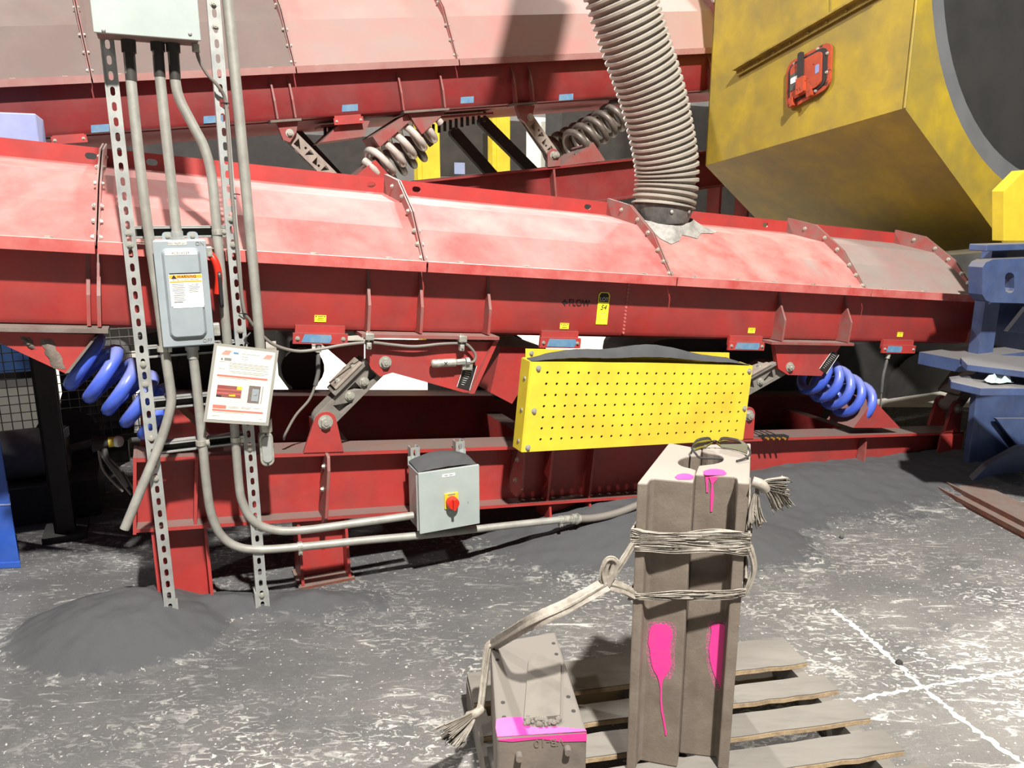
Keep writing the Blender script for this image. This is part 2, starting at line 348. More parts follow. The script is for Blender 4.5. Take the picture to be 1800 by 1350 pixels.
# powder-filled joints between the floor slabs
def joint(pts, w0, seed):
    rnd = random.Random(seed); m = MB(); L = spline([V(p) for p in pts], 16); rows = []
    for i, p in enumerate(L):
        t = (L[min(i+1, len(L)-1)]-L[max(i-1, 0)]).normalized(); s_ = V((-t.y, t.x, 0)); k = w0*rnd.uniform(.1, 1.5); q = w0*rnd.uniform(.1, 1.5); p = p + s_*rnd.uniform(-.004, .004)
        rows.append([p - s_*k + Z*.001, p - s_*k*.3 + Z*.004, p + s_*q*.3 + Z*.004, p + s_*q + Z*.001])
    m.sheet(rows); return m
J1 = [onz(x, y) for x, y in ((1462, 1072), (1500, 1100), (1560, 1152), (1622, 1208), (1700, 1272), (1800, 1345), (1860, 1390))]
J2 = [onz(x, y) for x, y in ((1480, 1234), (1550, 1222), (1622, 1208), (1700, 1195), (1830, 1172))]
part(FLOOR, 'joint_powder', joint(J1, .011, 1), M['pale'], 'white powder packed in the floor joint')
part(FLOOR, 'joint_powder', joint(J2, .008, 2), M['pale'], 'white powder packed in the crossing floor joint')

# ================================================================== SAND
def fld(x, y):
    d = V((x, y, 0)) - O; return d.dot(U), d.dot(N)
def ss(a, b, x):
    t = max(0, min(1, (x-a)/(b-a))); return t*t*(3-2*t)
def hN(x, y, k, s=0):
    return .5*math.sin(x*k+1.3*s+math.sin(y*k*.7+s)) + .5*math.sin(y*k*1.3-s+math.sin(x*k*.9))
def h_pile(x, y):
    dx, dy = x+1.50, y-2.66; r = math.sqrt((dx/.46)**2 + (dy/.36)**2)*(1+.07*hN(x, y, 9))
    h = max(0, 1-r)*.19; h = min(h, .118+.02*(1-r)) if r < 1 else 0
    dx, dy = x+1.18, y-2.83; r2 = math.sqrt((dx/.36)**2+(dy/.16)**2); h = max(h, max(0, 1-r2)*.07)
    dx, dy = x+.80, y-2.86; r3 = math.sqrt((dx/.45)**2+(dy/.16)**2); h = max(h, max(0, 1-r3)*.06)
    return h
def h_drift(x, y):
    u_, w_ = fld(x, y); w_ -= .10*hN(x, y, 5, 2)
    k = ss(.55, 1.6, u_)*(1-.45*ss(2.6, 3.8, u_)); return max(0, .155*k*math.exp(-(max(0, w_+.0)/.42)**2) - .010)
def h_right(x, y):
    dx, dy = x-1.05, y-3.45; r = math.sqrt((dx/.5)**2+(dy/.4)**2)*(1+.06*hN(x, y, 7, 4)); return max(0, 1-r)*.12
def rag(x, y):
    from mathutils import noise as nz
    return nz.fractal(V((x*9, y*9, 3.1)), 1.0, 2.0, 5)
def heap(x0, x1, y0, y1, st, fn0):
    fn = lambda x, y: max(0, fn0(x, y) + (.010*rag(x, y) - .006 if fn0(x, y) > 0 else 0))
    nx = int((x1-x0)/st); ny = int((y1-y0)/st); H = {}; m = MB(); idx = {}
    hh = lambda i, j: fn(x0+i*st, y0+j*st)
    for i in range(nx):
        for j in range(ny):
            if max(hh(i, j), hh(i+1, j), hh(i, j+1), hh(i+1, j+1)) > .0005:
                f = []
                for a, b_ in ((i, j), (i+1, j), (i+1, j+1), (i, j+1)):
                    if (a, b_) not in idx:
                        h = hh(a, b_); x, y = x0+a*st, y0+b_*st
                        idx[(a, b_)] = len(m.v); m.v.append(V((x, y, h + (.0025*hN(x, y, 60) if h > .01 else 0) - (.004 if h <= .0005 else 0))))
                    f.append(idx[(a, b_)])
                m.f.append(tuple(f))
    return m
single('sand_pile', heap(-2.05, -.3, 2.2, 3.1, .0125, h_pile), M['sandfloor'], 'heap of fine black sand around the foot of the strut rack', 'sand', kind='stuff', smooth=True)
single('sand_drift', heap(-.6, 3.4, 2.5, 4.7, .018, lambda x, y: max(h_drift(x, y), h_right(x, y))), M['sandfloor'], 'black sand drifted along the foot of the lower red machine', 'sand', kind='stuff', smooth=True)

# ================================================================== CONVEYORS
RIBP = [(.062, .285), (-.14, .497), (-.37, .632), (-.62, .668)]
COVP = [(.045, .298), (-.105, .425), (-.285, .533), (-.6, .580)]
RIBU = [(.062, .285), (-.09, .66), (-.36, .95), (-.62, 1.08)]
COVU = [(.055, .298), (-.10, .60), (-.36, .86), (-.6, .97)]
def trough(root, fr, joints, mats, covp, ribp, a0, a1, ribs, holes, slope_sign, lipm, redm=None):
    redm = redm or M['red']
    # side walls and floor of the trough
    pf = [(0, .27), (0, .055), (-.006, .03), (-.02, .012), (-.05, 0), (-.05, -.012), (-.03, -.006), (-.0, .0), (.012, .02), (.012, .27)]
    pf = [(w-.012, v) for w, v in pf]
    wall = part(root, 'trough_wall', MB().ext(fr, 'a', pf, a0, a1), redm, 'red side wall of the trough with rolled lower edge', smooth=True)
    part(root, 'trough_wall', MB().ext(fr, 'a', [(-1.2-w, v) for w, v in pf], a0, a1), redm, smooth=True)
    part(root, 'trough_floor', MB().box(fr, a0, a1, -1.15, -.05, -.014, 0), redm)
    sp = covp[-1]
    for i in range(len(joints)-1):
        b0, b1 = joints[i]+.004, joints[i+1]-.004
        prof = list(covp) + [(w, v-.006) for w, v in reversed(covp)]
        cv = part(root, 'cover_panel', MB().ext(fr, 'a', prof, b0, b1), mats[i], 'dust coated cover panel over the trough')
        back = [(-1.2-w, v) for w, v in covp]
        part(cv, 'far_slope', MB().ext(fr, 'a', back + [(w, v-.006) for w, v in reversed(back)], b0, b1), mats[i])
        part(root, 'cover_rail', MB().ext(fr, 'a', [(0, .294), (.088, .294), (.088, .258), (.094, .258), (.094, .300), (0, .300)], b0, b1), lipm, 'dusty red rail along the lower edge of a cover')
        k = max(2, int((b1-b0)/.25))
        for q in range(k):
            aa = b0+(q+.5)*(b1-b0)/k; part_clip = MB().box(fr, aa-.014, aa+.014, .042, .056, .300, .307)
            part(cv, 'clip', part_clip, M['zinc'])
        hs = [slot(h, sp[1]+.032, .022, .013) for h in holes if b0+.03 < h < b1-.03]
        part(root, 'centre_flange', MB().ext(fr, 'w', [(b0, sp[1]-.01), (b1, sp[1]-.01), (b1, sp[1]+.068), (b0, sp[1]+.068)], -.606, -.596, hs), redm, 'red upright flange along the top of the covers')
    for i, j in enumerate(joints[1:-1] + ([joints[-1]] if slope_sign < 0 else [])):
        for d in (-.009, .002):
            outer = ribp; inner = [(w*1.0, v) for w, v in covp]
            poly = [outer[0], outer[1], outer[2], (-.60, outer[3][1])] + [(-.60, inner[3][1]-.02), (inner[2][0], inner[2][1]-.012), (inner[1][0]-.01, inner[1][1]-.012), (inner[0][0]-.02, inner[0][1]-.012)]
            rb = part(root, 'joint_flange', MB().ext(fr, 'a', poly, j+d, j+d+.006), M['redrib'], 'bolted joint flange between two covers')
        for t in (.12, .42, .72, 1.25, 1.75, 2.4):
            s_ = int(t); f = t-s_; p = V(ribp[s_]).lerp(V(ribp[s_+1]), f); c_ = V(covp[s_]).lerp(V(covp[s_+1]), f); m_ = p.lerp(c_, .42)
            bolt(rb, fr.W(j-.009, m_.x, m_.y), -fr.e1, .013, roll=t); bolt(rb, fr.W(j+.008, m_.x, m_.y), fr.e1, .011, roll=t)
    for (a, wb_, wt, vt) in ribs:
        part(wall, 'stiffener', MB().ext(fr, 'a', [(0, .255), (wt, vt), (wb_, .11), (wb_, .0), (-.02, -.002)], a-.006, a+.006), M['redrib'], 'tapered red stiffener plate')
    return wall
def ibeam(root, fr, a0, a1, w0, name='base_beam', hgt=.30, dep=.16, redm=None):
    redm = redm or M['red']
    bm_ = part(root, name, MB().box(fr, a0, a1, w0-dep*.5-.006, w0-dep*.5+.006, -hgt+.015, -.016), redm, 'web of the red base beam')
    part(bm_, 'top_flange', MB().box(fr, a0, a1, w0-dep, w0, -.016, 0), redm)
    part(bm_, 'bottom_flange', MB().box(fr, a0, a1, w0-dep, w0, -hgt, -hgt+.015), redm)
    return bm_
def coil(p0, p1, R, r, turns, seg=22, wseg=10, ph=0):
    ax = (V(p1)-V(p0)); L = ax.length; ax.normalize(); e = ax.orthogonal().normalized(); f = ax.cross(e); n = int(turns*seg)
    return MB().tube([V(p0)+ax*(L*k/n) + (e*math.cos(2*math.pi*k/seg+ph)+f*math.sin(2*math.pi*k/seg+ph))*R for k in range(n+1)], r, wseg)

LC = thing('vibrating_conveyor', 'long red vibrating conveyor with pink dusted covers sloping down to the right', 'conveyor', O + U*1.6)
jl = [-1.75] + [LT.px(x, y, .06)[0] for x, y in ((170, 425), (747, 462), (1183, 492), (1523, 512), (1722, 517))]
holes = [LT.px(x, y, -.6)[0] for x, y in ((160, 276), (267, 288), (652, 325), (732, 331), (1033, 360), (1345, 393))]
rl = [(LT.px(163, 520)[0]-.012, .03, .004, .2), (LT.px(175, 520)[0]+.0, .05, .03, .16), (.327, .05, .012, .2), (.548, .055, .02, .2), (.856, .055, .012, .2), (2.523, .075, .02, .2), (3.003, .075, .02, .2), (4.10, .07, .04, .2)]
WL = trough(LC, LT, jl, [M['cover'], M['cover'], M['cover'], M['coverdark'], M['covergrey']], COVP, RIBP, -1.75, 4.11, rl, holes, -1, M['redlip'])
part(LC, 'end_plate', MB().ext(LT, 'a', [(.0, .0), (.0, .27), (-.05, .27), (-.05, 0)], 4.11, 4.125), M['redrib'])
# welded seam
sx = LT.px(1100, 545)[0]
m = MB()
for k in range(14): m.cyl(LT.W(sx, .0, .015+k*.0175), LT.W(sx, .0025, .015+k*.0175), .007, 6)
part(WL, 'weld_seam', m, M['redlip'])
# bearing flanges under the stiffeners, brackets
def brk(fr, root, flange, poly, w0, w1, name, mt=M['red'], fm=None, wf=.075):
    (x0, x1, y) = flange; a0 = fr.px(x0, y, wf)[0]; a1 = fr.px(x1, y, wf)[0]; v = -.005
    pl = [fr.px(x, yy, w1) for x, yy in poly]
    b_ = part(root, name, MB().ext(fr, 'w', pl, w0, w1), mt, 'red bracket plate under the trough')
    part(b_, 'flange_plate', MB().box(fr, a0, a1, -.06, wf, v-.014, v), fm or M['redrib'])
    return b_
b1 = brk(LT, LC, (636, 878, 592), [(645, 598), (868, 601), (826, 690), (815, 690), (690, 655), (668, 662), (652, 648), (645, 630)], .0, .028, 'bracket')
part(b1, 'edge_plate', MB().ext(LT, 'w', [LT.px(*q, .05) for q in ((868, 600), (876, 600), (834, 692), (826, 692))], -.08, .05), M['red'])
b2 = brk(LT, LC, (1357, 1502, 603), [(1362, 606), (1478, 608), (1444, 661), (1385, 659), (1368, 648)], .0, .03, 'bracket')
b3 = brk(LT, LC, (-40, 190, 574), [(-60, 582), (168, 588), (116, 657), (0, 603), (-60, 580)], .0, .03, 'bracket', fm=M['duststeel'])
part(b3, 'edge_plate', MB().ext(LT, 'w', [LT.px(*q, .05) for q in ((164, 594), (172, 590), (122, 655), (114, 657))], -.10, .05), M['duststeel'])
def lump(fr, x, y, w, pxr, seed, el=1.0, n=7, h=.012):
    rnd = random.Random(seed); a, v = fr.px(x, y, w); r = fr.px(x+pxr, y, w)[0]-a; m = MB(); rows = []
    for i in range(n):
        t = i/(n-1)
        rows.append([fr.W(a+(t-.5)*2*r*.5+(s_-.5)*r*(.9+.5*rnd.random()), w+(h*math.sin(math.pi*t)*math.sin(math.pi*s_)*rnd.uniform(.5, 1.3) if 0 < i < n-1 else 0), v+(.5-t)*2*r*el+rnd.uniform(-.004, .004)) for s_ in (0, .25, .5, .75, 1)])
    m.sheet(rows); return m
part(b3, 'caked_dirt', lump(LT, 92, 622, .031, 20, 3, 1.5), M['caked'], 'caked grey dirt', smooth=True)
part(b3, 'caked_dirt', lump(LT, 50, 603, .031, 14, 5, .8), M['caked'], smooth=True)
# tag plates on brackets
def dataplate(par, fr, quad, w):
    pl = [fr.px(*q, w) for q in quad]; d_ = part(par, 'data_plate', MB().ext(fr, 'w', pl, w, w+.002), M['ink'], 'small black angle-scale plate')
    P = [V(p) for p in pl]
    for k in range(9):
        t = .12+k*.09; a = P[0].lerp(P[3], t).lerp(P[1].lerp(P[2], t), .25); b = P[0].lerp(P[3], t).lerp(P[1].lerp(P[2], t), .8-.04*k)
        part(d_, 'scale_line', MB().tube([fr.W(a.x, w+.0022, a.y), fr.W(b.x, w+.0022, b.y)], .0008, 4), M['white'])
    for q in (0, 1):
        part(d_, 'border', MB().tube([fr.W(P[q].x, w+.002, P[q].y), fr.W(P[3-q].x, w+.002, P[3-q].y)], .0012, 4), M['white'])
dataplate(b1, LT, ((816, 640), (838, 643), (825, 686), (803, 680)), .029)
dataplate(b2, LT, ((1462, 617), (1474, 624), (1452, 657), (1440, 648)), .031)
bolt(b1, LT.at(677, 637, .028), N, .027, roll=.2); bolt(b2, LT.at(1388, 645, .03), N, .027, roll=.5)
# stickers
def sticker(par, fr, x, y, w):
    a, v = fr.px(x, y, w); s_ = part(par, 'warning_sticker', MB().box(fr, a-.023, a+.023, w, w+.0012, v-.0135, v+.0135), M['tagyellow'], 'small yellow warning sticker')
    for k, (dx, dz, ww, hh) in enumerate(((-.017, .009, .003, .002), (.017, .009, .003, .002), (0, .009, .010, .0012), (.002, .001, .012, .001), (0, -.006, .013, .001))):
        part(s_, 'print_mark', MB().box(fr, a+dx-ww, a+dx+ww, w+.0012, w+.0018, v+dz-hh, v+dz+hh), M['ink'])
for x, y in ((563, 560), (992, 573), (1321, 581), (1582, 588)): sticker(WL, LT, x, y, .0015)
a, v = LT.px(1018.5, 533, .002); text(WL, 'FLOW', LT.W(a, .002, v), LT.e1, LT.e3, .040, M['ink'], 'flow_lettering')
a, v = LT.px(993.5, 532, .002)
part(WL, 'flow_arrow', MB().ext(LT, 'w', [(a-.016, v), (a+.0, v+.014), (a+.004, v+.014), (a-.004, v+.004), (a+.014, v+.004), (a+.014, v-.004), (a-.004, v-.004), (a+.004, v-.014), (a, v-.014)], .002, .0026), M['ink'], 'black arrow pointing left')
# mounting plates with blue tape under the trough
def mplate(par, fr, x0, x1, y0, y1, t0, t1, w=.02, tape=True):
    a0, v1 = fr.px(x0, y0, w); a1, v0 = fr.px(x1, y1, w); s_ = fr.px((x0+x1)/2, (y0+y1)/2, w)[1]
    hh = abs(fr.px(x0, y1, w)[1]-fr.px(x0, y0, w)[1])/2
    p_ = part(par, 'sensor_plate', MB().box(fr, a0, a1, w-.012, w, s_-hh, s_+hh), M['red'], 'small red plate bolted under the trough')
    part(p_, 'hanger', MB().box(fr, a0+.01, a1-.01, w-.03, w-.012, s_, s_+hh+.03), M['red'])
    if tape:
        q0 = fr.px(t0, y0, w)[0]; q1 = fr.px(t1, y0, w)[0]
        part(p_, 'tape_strip', MB().ext(fr, 'w', [(q0, s_-hh*.7), (q0+.012, s_+hh*.8), (q1, s_+hh*.75), (q1+.004, s_), (q1-.004, s_-hh*.8)], w, w+.0015), M['tape'], 'piece of blue masking tape')
    for aa in (a0+.018, a1-.018): bolt(p_, fr.W(aa, w, s_), N, .009)
    return p_
for q in ((515, 611, 586, 605, 530, 582), (950, 1020, 594, 612, 962, 1012), (1282, 1343, 601, 616, 1293, 1335), (1553, 1608, 607, 621, 1560, 1586)): mplate(LC, LT, *q)
# base beams
BA0, BA1 = BS.px(240, 850)[0], 4.2
bb = ibeam(LC, BS, BA0, BA1, 0)
bf = ibeam(LC, BS, BA0, BA1, -1.06)
for a in (.25, 1.3, 2.5, 3.7): part(LC, 'cross_member', MB().box(BS, a, a+.1, -1.06, -.16, -.25, -.1), M['red'])
part(bb, 'end_plate', MB().box(BS, BA0-.012, BA0, -.165, .004, -.305, .003), M['red'])
for x in (345, 967, 1040):
    a = BS.px(x, 850, 0)[0]; part(bb, 'web_stiffener', MB().box(BS, a-.006, a+.006, -.074, -.006, -.285, -.016), M['red'])
for x, top in ((1520, .02),):
    a = BS.px(x, 800, -.02)[0]; part(bb, 'web_stiffener', MB().ext(BS, 'a', [(-.07, -.016), (-.03, -.016), (.0, -.285), (-.07, -.285)], a-.006, a+.006), M['redrib'])
a = BS.px(1690, 800, 0)[0]; ep = part(bb, 'end_plate', MB().box(BS, a-.25, a-.03, -.0, .008, -.3, -.016), M['red']); bolt(ep, BS.at(1661, 808, .008), N, .016, M['redrib'])
for i, a in enumerate((-.36+.1, -.36+.2)):
    pass
# feet of the base
for (x0, x1, yb) in ((276, 368, 1060), (527, 610, 1025), (966, 1036, 940)):
    a0 = RK.px(x0, yb-60, -.02)[0]; a1 = RK.px(x1, yb-60, -.02)[0]
    zt = lambda a: BS.W(a, 0, -.30).z
    ft = part(LC, 'foot', MB().add([RK.W(a0, -.09, -.0), RK.W(a1, -.09, 0), RK.W(a1, -.09, zt(a1)), RK.W(a0, -.09, zt(a0)), RK.W(a0, -.08, 0), RK.W(a1, -.08, 0), RK.W(a1, -.08, zt(a1)), RK.W(a0, -.08, zt(a0))], [(0, 1, 2, 3), (4, 5, 6, 7), (0, 1, 5, 4), (1, 2, 6, 5), (2, 3, 7, 6), (3, 0, 4, 7)]), M['red'], 'red welded foot under the base beam')
    for aa in (a0, a1):
        part(ft, 'side_plate', MB().ext(RK, 'a', [(-.16, 0), (.012, 0), (-.015, zt(aa)), (-.16, zt(aa))], aa-.006, aa+.006), M['red'])
    part(ft, 'sole_plate', MB().box(RK, a0-.02, a1+.02, -.17, .02, -.002, .012), M['rust'])
# guard tabs on the base web
for x, y0, y1 in ((566, 802, 930), (905, 792, 878)):
    a = BS.px(x+8, 850, .03)[0]; v1 = BS.px(x, y0, .05)[1]; v0 = BS.px(x, y1, .05)[1]
    tb = part(LC, 'guard_tab', MB().ext(BS, 'a', [(-.07, v0+.05), (-.04, v0+.005), (.02, v0), (.065, v0+.05), (.065, v1-.06), (.045, v1-.005), (.0, v1), (-.07, v1-.04)], a-.007, a+.007), M['redrib'], 'upright tab plate on the base beam', bevel=.003)
    for dv in (.06, .16): bolt(tb, BS.W(a-.007, -.0, v1-dv), -BS.e1, .013); cap(tb, BS.W(a+.007, -.0, v1-dv), BS.e1, .01)
# rocker arms, brackets and springs
def arm_lower(pb, pt, w, hidden=False):
    P0 = BS.at(*pb, w); P1 = LT.at(*pt, w); d = (P1-P0); L = d.length; d.normalize(); up = N.cross(d); up = up if up.z > 0 else -up
    f = Fr(o=P0, e=(d, N, up))
    hs = [[(L*.2, -.026), (L*.2, .02), (L*.38, -.026)], [(L*.44, .024), (L*.58, .024), (L*.58, -.018)], [(L*.64, -.022), (L*.82, .024), (L*.82, -.022)]]
    ar = part(LC, 'rocker_arm', MB().ext(f, 'w', rrect(-.045, L+.045, -.043, .043, .042, 5), -.075, -.02, hs), M['arm'], 'grey cast rocker arm', bevel=.003)
    part(ar, 'arm_backing', MB().ext(f, 'w', rrect(-.04, L+.04, -.04, .04, .039, 4), -.11, -.05), M['arm'])
    pl = part(ar, 'spring_leaf', MB().box(f, L*.30, L*.86, -.12, .0, .048, .066), M['arm'], bevel=.002); part(ar, 'leaf_clamp', MB().box(f, L*.36, L*.80, -.11, .005, .066, .078), M['armlight'], bevel=.003)
    for t in (.42, .66): bolt(ar, f.W(L*t, -.018, 0), N, .021, roll=t)
    for t in (.45, .7): bolt(ar, f.W(L*t, -.03, .078), up, .015, roll=t)
    return P0, P1
def base_ear(root, fr, xy, w, wid, hgt, rr, name='pivot_ear', mt=None, dw=.02, fl_=None):
    a, v = fr.px(*xy, w); pts = [(a-wid, v-hgt), (a+wid, v-hgt)] + [(a+rr*math.cos(math.radians(t)), v+rr*math.sin(math.radians(t))) for t in range(10, 171, 20)]
    e = part(root, name, MB().ext(fr, 'w', pts, w-dw, w), mt or M['red'], 'red pivot ear carrying a rocker arm', smooth=False, bevel=.002)
    bolt(e, fr.W(a, w, v), N, .031, roll=.7); return e
arm_lower((572, 742), (677, 637), .02); base_ear(LC, BS, (572, 742), .005, .083, BS.px(572, 742, .005)[1], .046)
arm_lower((1245, 725), (1388, 645), .02); base_ear(LC, BS, (1316, 730), .005, .06, BS.px(1316, 730, .005)[1], .045)
base_ear(LC, BS, (1683, 718), .005, .075, BS.px(1683, 718, .005)[1], .05); base_ear(LC, BS, (1655, 708), -.16, .075, BS.px(1655, 708, -.16)[1], .05)
P0 = BS.at(1672, 712, -.08); f_ = Fr(o=P0, e=((U*.7+Z*.7).normalized(), N, (Z*.7-U*.7).normalized()))
ar = part(LC, 'rocker_arm', MB().ext(f_, 'w', rrect(-.045, .38, -.043, .043, .04, 4), -.045, .045), M['duststeel'], bevel=.003)
part(ar, 'leaf_clamp', MB().box(f_, .05, .33, -.10, .05, .05, .07), M['duststeel'], bevel=.003)
for t in (.1, .26): bolt(ar, f_.W(t, 0, .07), f_.e3, .018)
# blue coil springs with their seats
def spring(root, fr, q0, q1, w, R, r, turns, mt, ph=0, label=None):
    return part(root, 'coil_spring', coil(fr.at(*q0, w), fr.at(*q1, w), R, r, turns, ph=ph), mt, label, smooth=True)
spring(LC, LT, (128, 620), (292, 735), -.10, .096, .025, 5.2, M['bluespring'], 1.0, 'thick blue coil spring')
spring(LC, LT, (1422, 650), (1512, 712), -.11, .105, .027, 4.6, M['bluespring'], .5, 'thick blue coil spring')
spring(LC, LT, (862, 600), (905, 690), -.7, .1, .026, 4.5, M['greenspring'], .5, 'dark green coil spring')
def wedge(root, fr, pts, w0, w1, mt=None, name='spring_seat'):
    return part(root, name, MB().ext(fr, 'w', [fr.px(*q, w1) for q in pts], w0, w1), mt or M['red'], 'red wedge seat of a spring')
wedge(LC, BS, ((1500, 752), (1536, 703), (1582, 752)), -.2, .0)
wedge(LC, BS, ((262, 790), (305, 712), (372, 775)), -.2, -.02)
wedge(LC, LT, ((640, 600), (560, 600), (640, 668)), -.5, -.48)
wedge(LC, LT, ((880, 610), (960, 612), (900, 710), (862, 690)), -.5, -.1)
# slotted block, cable ends on the beam at the right
m = part(LC, 'lubrication_block', MB().box(BS, BS.px(1340, 770)[0], BS.px(1384, 770)[0], -.03, .01, -.004, .012), M['rubber'])
for k in range(4):
    p = BS.at(1346+k*10, 770, .012); part(m, 'brass_fitting', MB().cyl(p, p+N*.02, .007, 8), mat('brass', (206, 150, 60), rough=.35, metal=.6) if k == 0 else bpy.data.materials['brass'])
    part(m, 'grease_line', MB().tube(spline([p - Z*.01, p - BS.e1*.05+Z*.02-N*.02, p-BS.e1*.10+Z*.035-N*.03], 4), .003, 5), M['rubber'])

# upper conveyor
UC = thing('vibrating_conveyor', 'upper red vibrating conveyor with pale dusted covers rising to the right', 'conveyor', O + N*-2.2 + U*1.6)
ju = [-2.2, UT.px(163, 145, .06)[0], UT.px(520, 130, .06)[0], UT.px(805, 117, .06)[0], UT.px(1278, 90, .06)[0], 4.7]
ru = []
for x, y in ((483, 180), (515, 180), (705, 160), (778, 155), (905, 150), (935, 148), (1250, 130), (1275, 128)):
    ru.append((UT.px(x, y, .04)[0], .05, .03, .2))
WU = trough(UC, UT, ju, [M['upcovergrey'], M['upcovergrey'], M['upcover'], M['upcover'], M['upcover']], COVU, RIBU, -2.2, 4.7, ru, [], 1, M['redlipup'], M['red_dim'])
for x, y in ((615, 190), (821, 176), (995, 171), (176, 226), (375, 210), (165, 222)):
    if x == 165: continue
    a, v = UT.px(x, y, .0); w_ = random.uniform(.05, .07)
    part(WU, 'tape_strip', MB().ext(UT, 'w', [(a-w_, v-.02), (a-w_+.008, v+.022), (a+w_, v+.022), (a+w_-.006, v-.02)], .0005, .002), M['tape'], 'strip of blue tape on the red trough')
ibeam(UC, UB, -1.9, 4.6, 0, redm=M['red_dim']); ibeam(UC, UB, -1.9, 4.6, -1.06, redm=M['red_dim'])
for x in (977, 1175, 1218, 1290):
    a = UB.px(x, 330, -.0)[0]; part(UC, 'web_stiffener', MB().box(UB, a-.008, a+.008, -.074, -.004, -.285, -.016), M['redrib'])
for x in (1150, 1270, 1320):
    a = UB.px(x, 360, -.0)[0]; part(UC, 'support_leg', MB().box(RK, a-.012, a+.012, -2.36, -2.2, 0, UB.W(a, 0, -.3).z), M['red_dim'])
for x0, x1, y, q in ((475, 530, 210, ((485, 213), (524, 213), (521, 232), (510, 250), (498, 246))), (710, 790, 193, ((716, 197), (784, 196), (742, 236))), (903, 945, 183, ((908, 186), (940, 185), (936, 204), (925, 216), (914, 208))), (1245, 1283, 158, ((1252, 162), (1277, 161), (1273, 182), (1264, 190), (1255, 180)))):
    bb_ = brk(UT, UC, (x0, x1, y), q, -.02, .02, 'bracket', mt=M['redrib'], wf=.06, fm=M['duststeel'])
def arm_upper(p0, p1, w=-.03):
    A = UB.at(*p0, w); B = UB.at(*p1, w); d = B-A; L = d.length; d.normalize(); up = N.cross(d); f = Fr(o=A, e=(d, N, up))
    tr = lambda t0, t1, s_: [(L*t0, .026*s_), (L*t1, -.02*s_), (L*t0, -.026*s_)]
    hs = [tr(.17, .32, 1), circ(L*.36, 0.012, .009, 8), tr(.43, .54, -1), tr(.6, .7, 1), circ(L*.72, -.01, .009, 8), tr(.80, .90, -1)]
    hs = [[(x, y) for x, y in h] for h in hs]
    ar = part(UC, 'rocker_arm', MB().ext(f, 'w', rrect(-.045, L+.045, -.042, .042, .04, 5), -.012, .012, hs), M['armlight'], 'slotted grey rocker arm')
    part(ar, 'arm_backing', MB().ext(f, 'w', rrect(-.045, L+.045, -.04, .04, .04, 5), -.06, -.045), M['arm'])
    for p in (A, B): bolt(ar, p+N*.05, N, .026)
for p0, p1 in (((507, 235), (582, 310)), ((927, 207), (973, 273)), ((1265, 182), (1300, 242))):
    arm_upper(p0, p1)
for q in ((973, 273), (1297, 236)): base_ear(UC, UB, q, .01, .055, UB.px(*q, .01)[1], .048, mt=M['redrib'])
for q0, q1 in (((800, 235), (885, 330)), ((850, 215), (935, 300)), ((525, 240), (600, 320))):
    A = UB.at(*q0, -1.0); B = UB.at(*q1, -1.0); d = (B-A).normalized(); f = Fr(o=A, e=(d, N, N.cross(d)))
    part(UC, 'rocker_arm', MB().ext(f, 'w', rrect(-.05, (B-A).length+.05, -.045, .045, .04, 4), -.03, .03), M['darksteel'], 'dark rocker arm on the far side')
spring(UC, UT, (762, 212), (648, 300), -.12, .105, .025, 6.2, M['silverspring'], .4, 'silver coil spring')
spring(UC, UT, (748, 250), (640, 322), -.6, .1, .024, 6, M['darkspring'], .4)
spring(UC, UT, (1095, 196), (1000, 262), -.12, .105, .025, 6, M['darkspring'], .4, 'dull grey coil spring')
spring(UC, UT, (1050, 222), (960, 270), -.7, .1, .025, 6, M['darkspring'], .4, 'dull grey coil spring')
wedge(UC, UB, ((600, 330), (660, 281), (700, 325), (690, 340)), -.25, .0); wedge(UC, UB, ((985, 292), (1043, 250), (1064, 282)), -.25, .0, M['redrib'])
wedge(UC, UT, ((655, 240), (716, 200), (722, 212), (668, 258)), -.3, .0, M['redrib']); wedge(UC, UT, ((565, 250), (600, 215), (650, 212), (640, 240)), -.35, -.05, M['redrib'])
mplate(UC, UT, 586, 640, 206, 218, 0, 0, .0, tape=False); mplate(UC, UT, 88, 155, 238, 252, 0, 0, .0, tape=False)
# clamp bolts under the upper trough
cb = part(UC, 'clamp_rail', MB().box(UT, UT.px(560, 230, -.3)[0], UT.px(640, 230, -.3)[0], -.42, -.2, -.05, -.035), M['redrib'])
for i in range(9):
    p = UT.at(572+i*8, 240-i*1.5, -.25-.02*(i % 2)); part(cb, 'clamp_bolt', MB().cyl(p, p+Z*.07, .012, 6), M['rubber'])
cb = part(UC, 'clamp_rail', MB().box(UT, UT.px(760, 220, -.3)[0], UT.px(860, 220, -.3)[0], -.42, -.2, -.05, -.035), M['redrib'])
for i in range(10):
    p = UT.at(762+i*10, 236-i*2.5, -.25-.02*(i % 2)); part(cb, 'clamp_bolt', MB().cyl(p, p+Z*.07, .012, 6), M['rubber'])
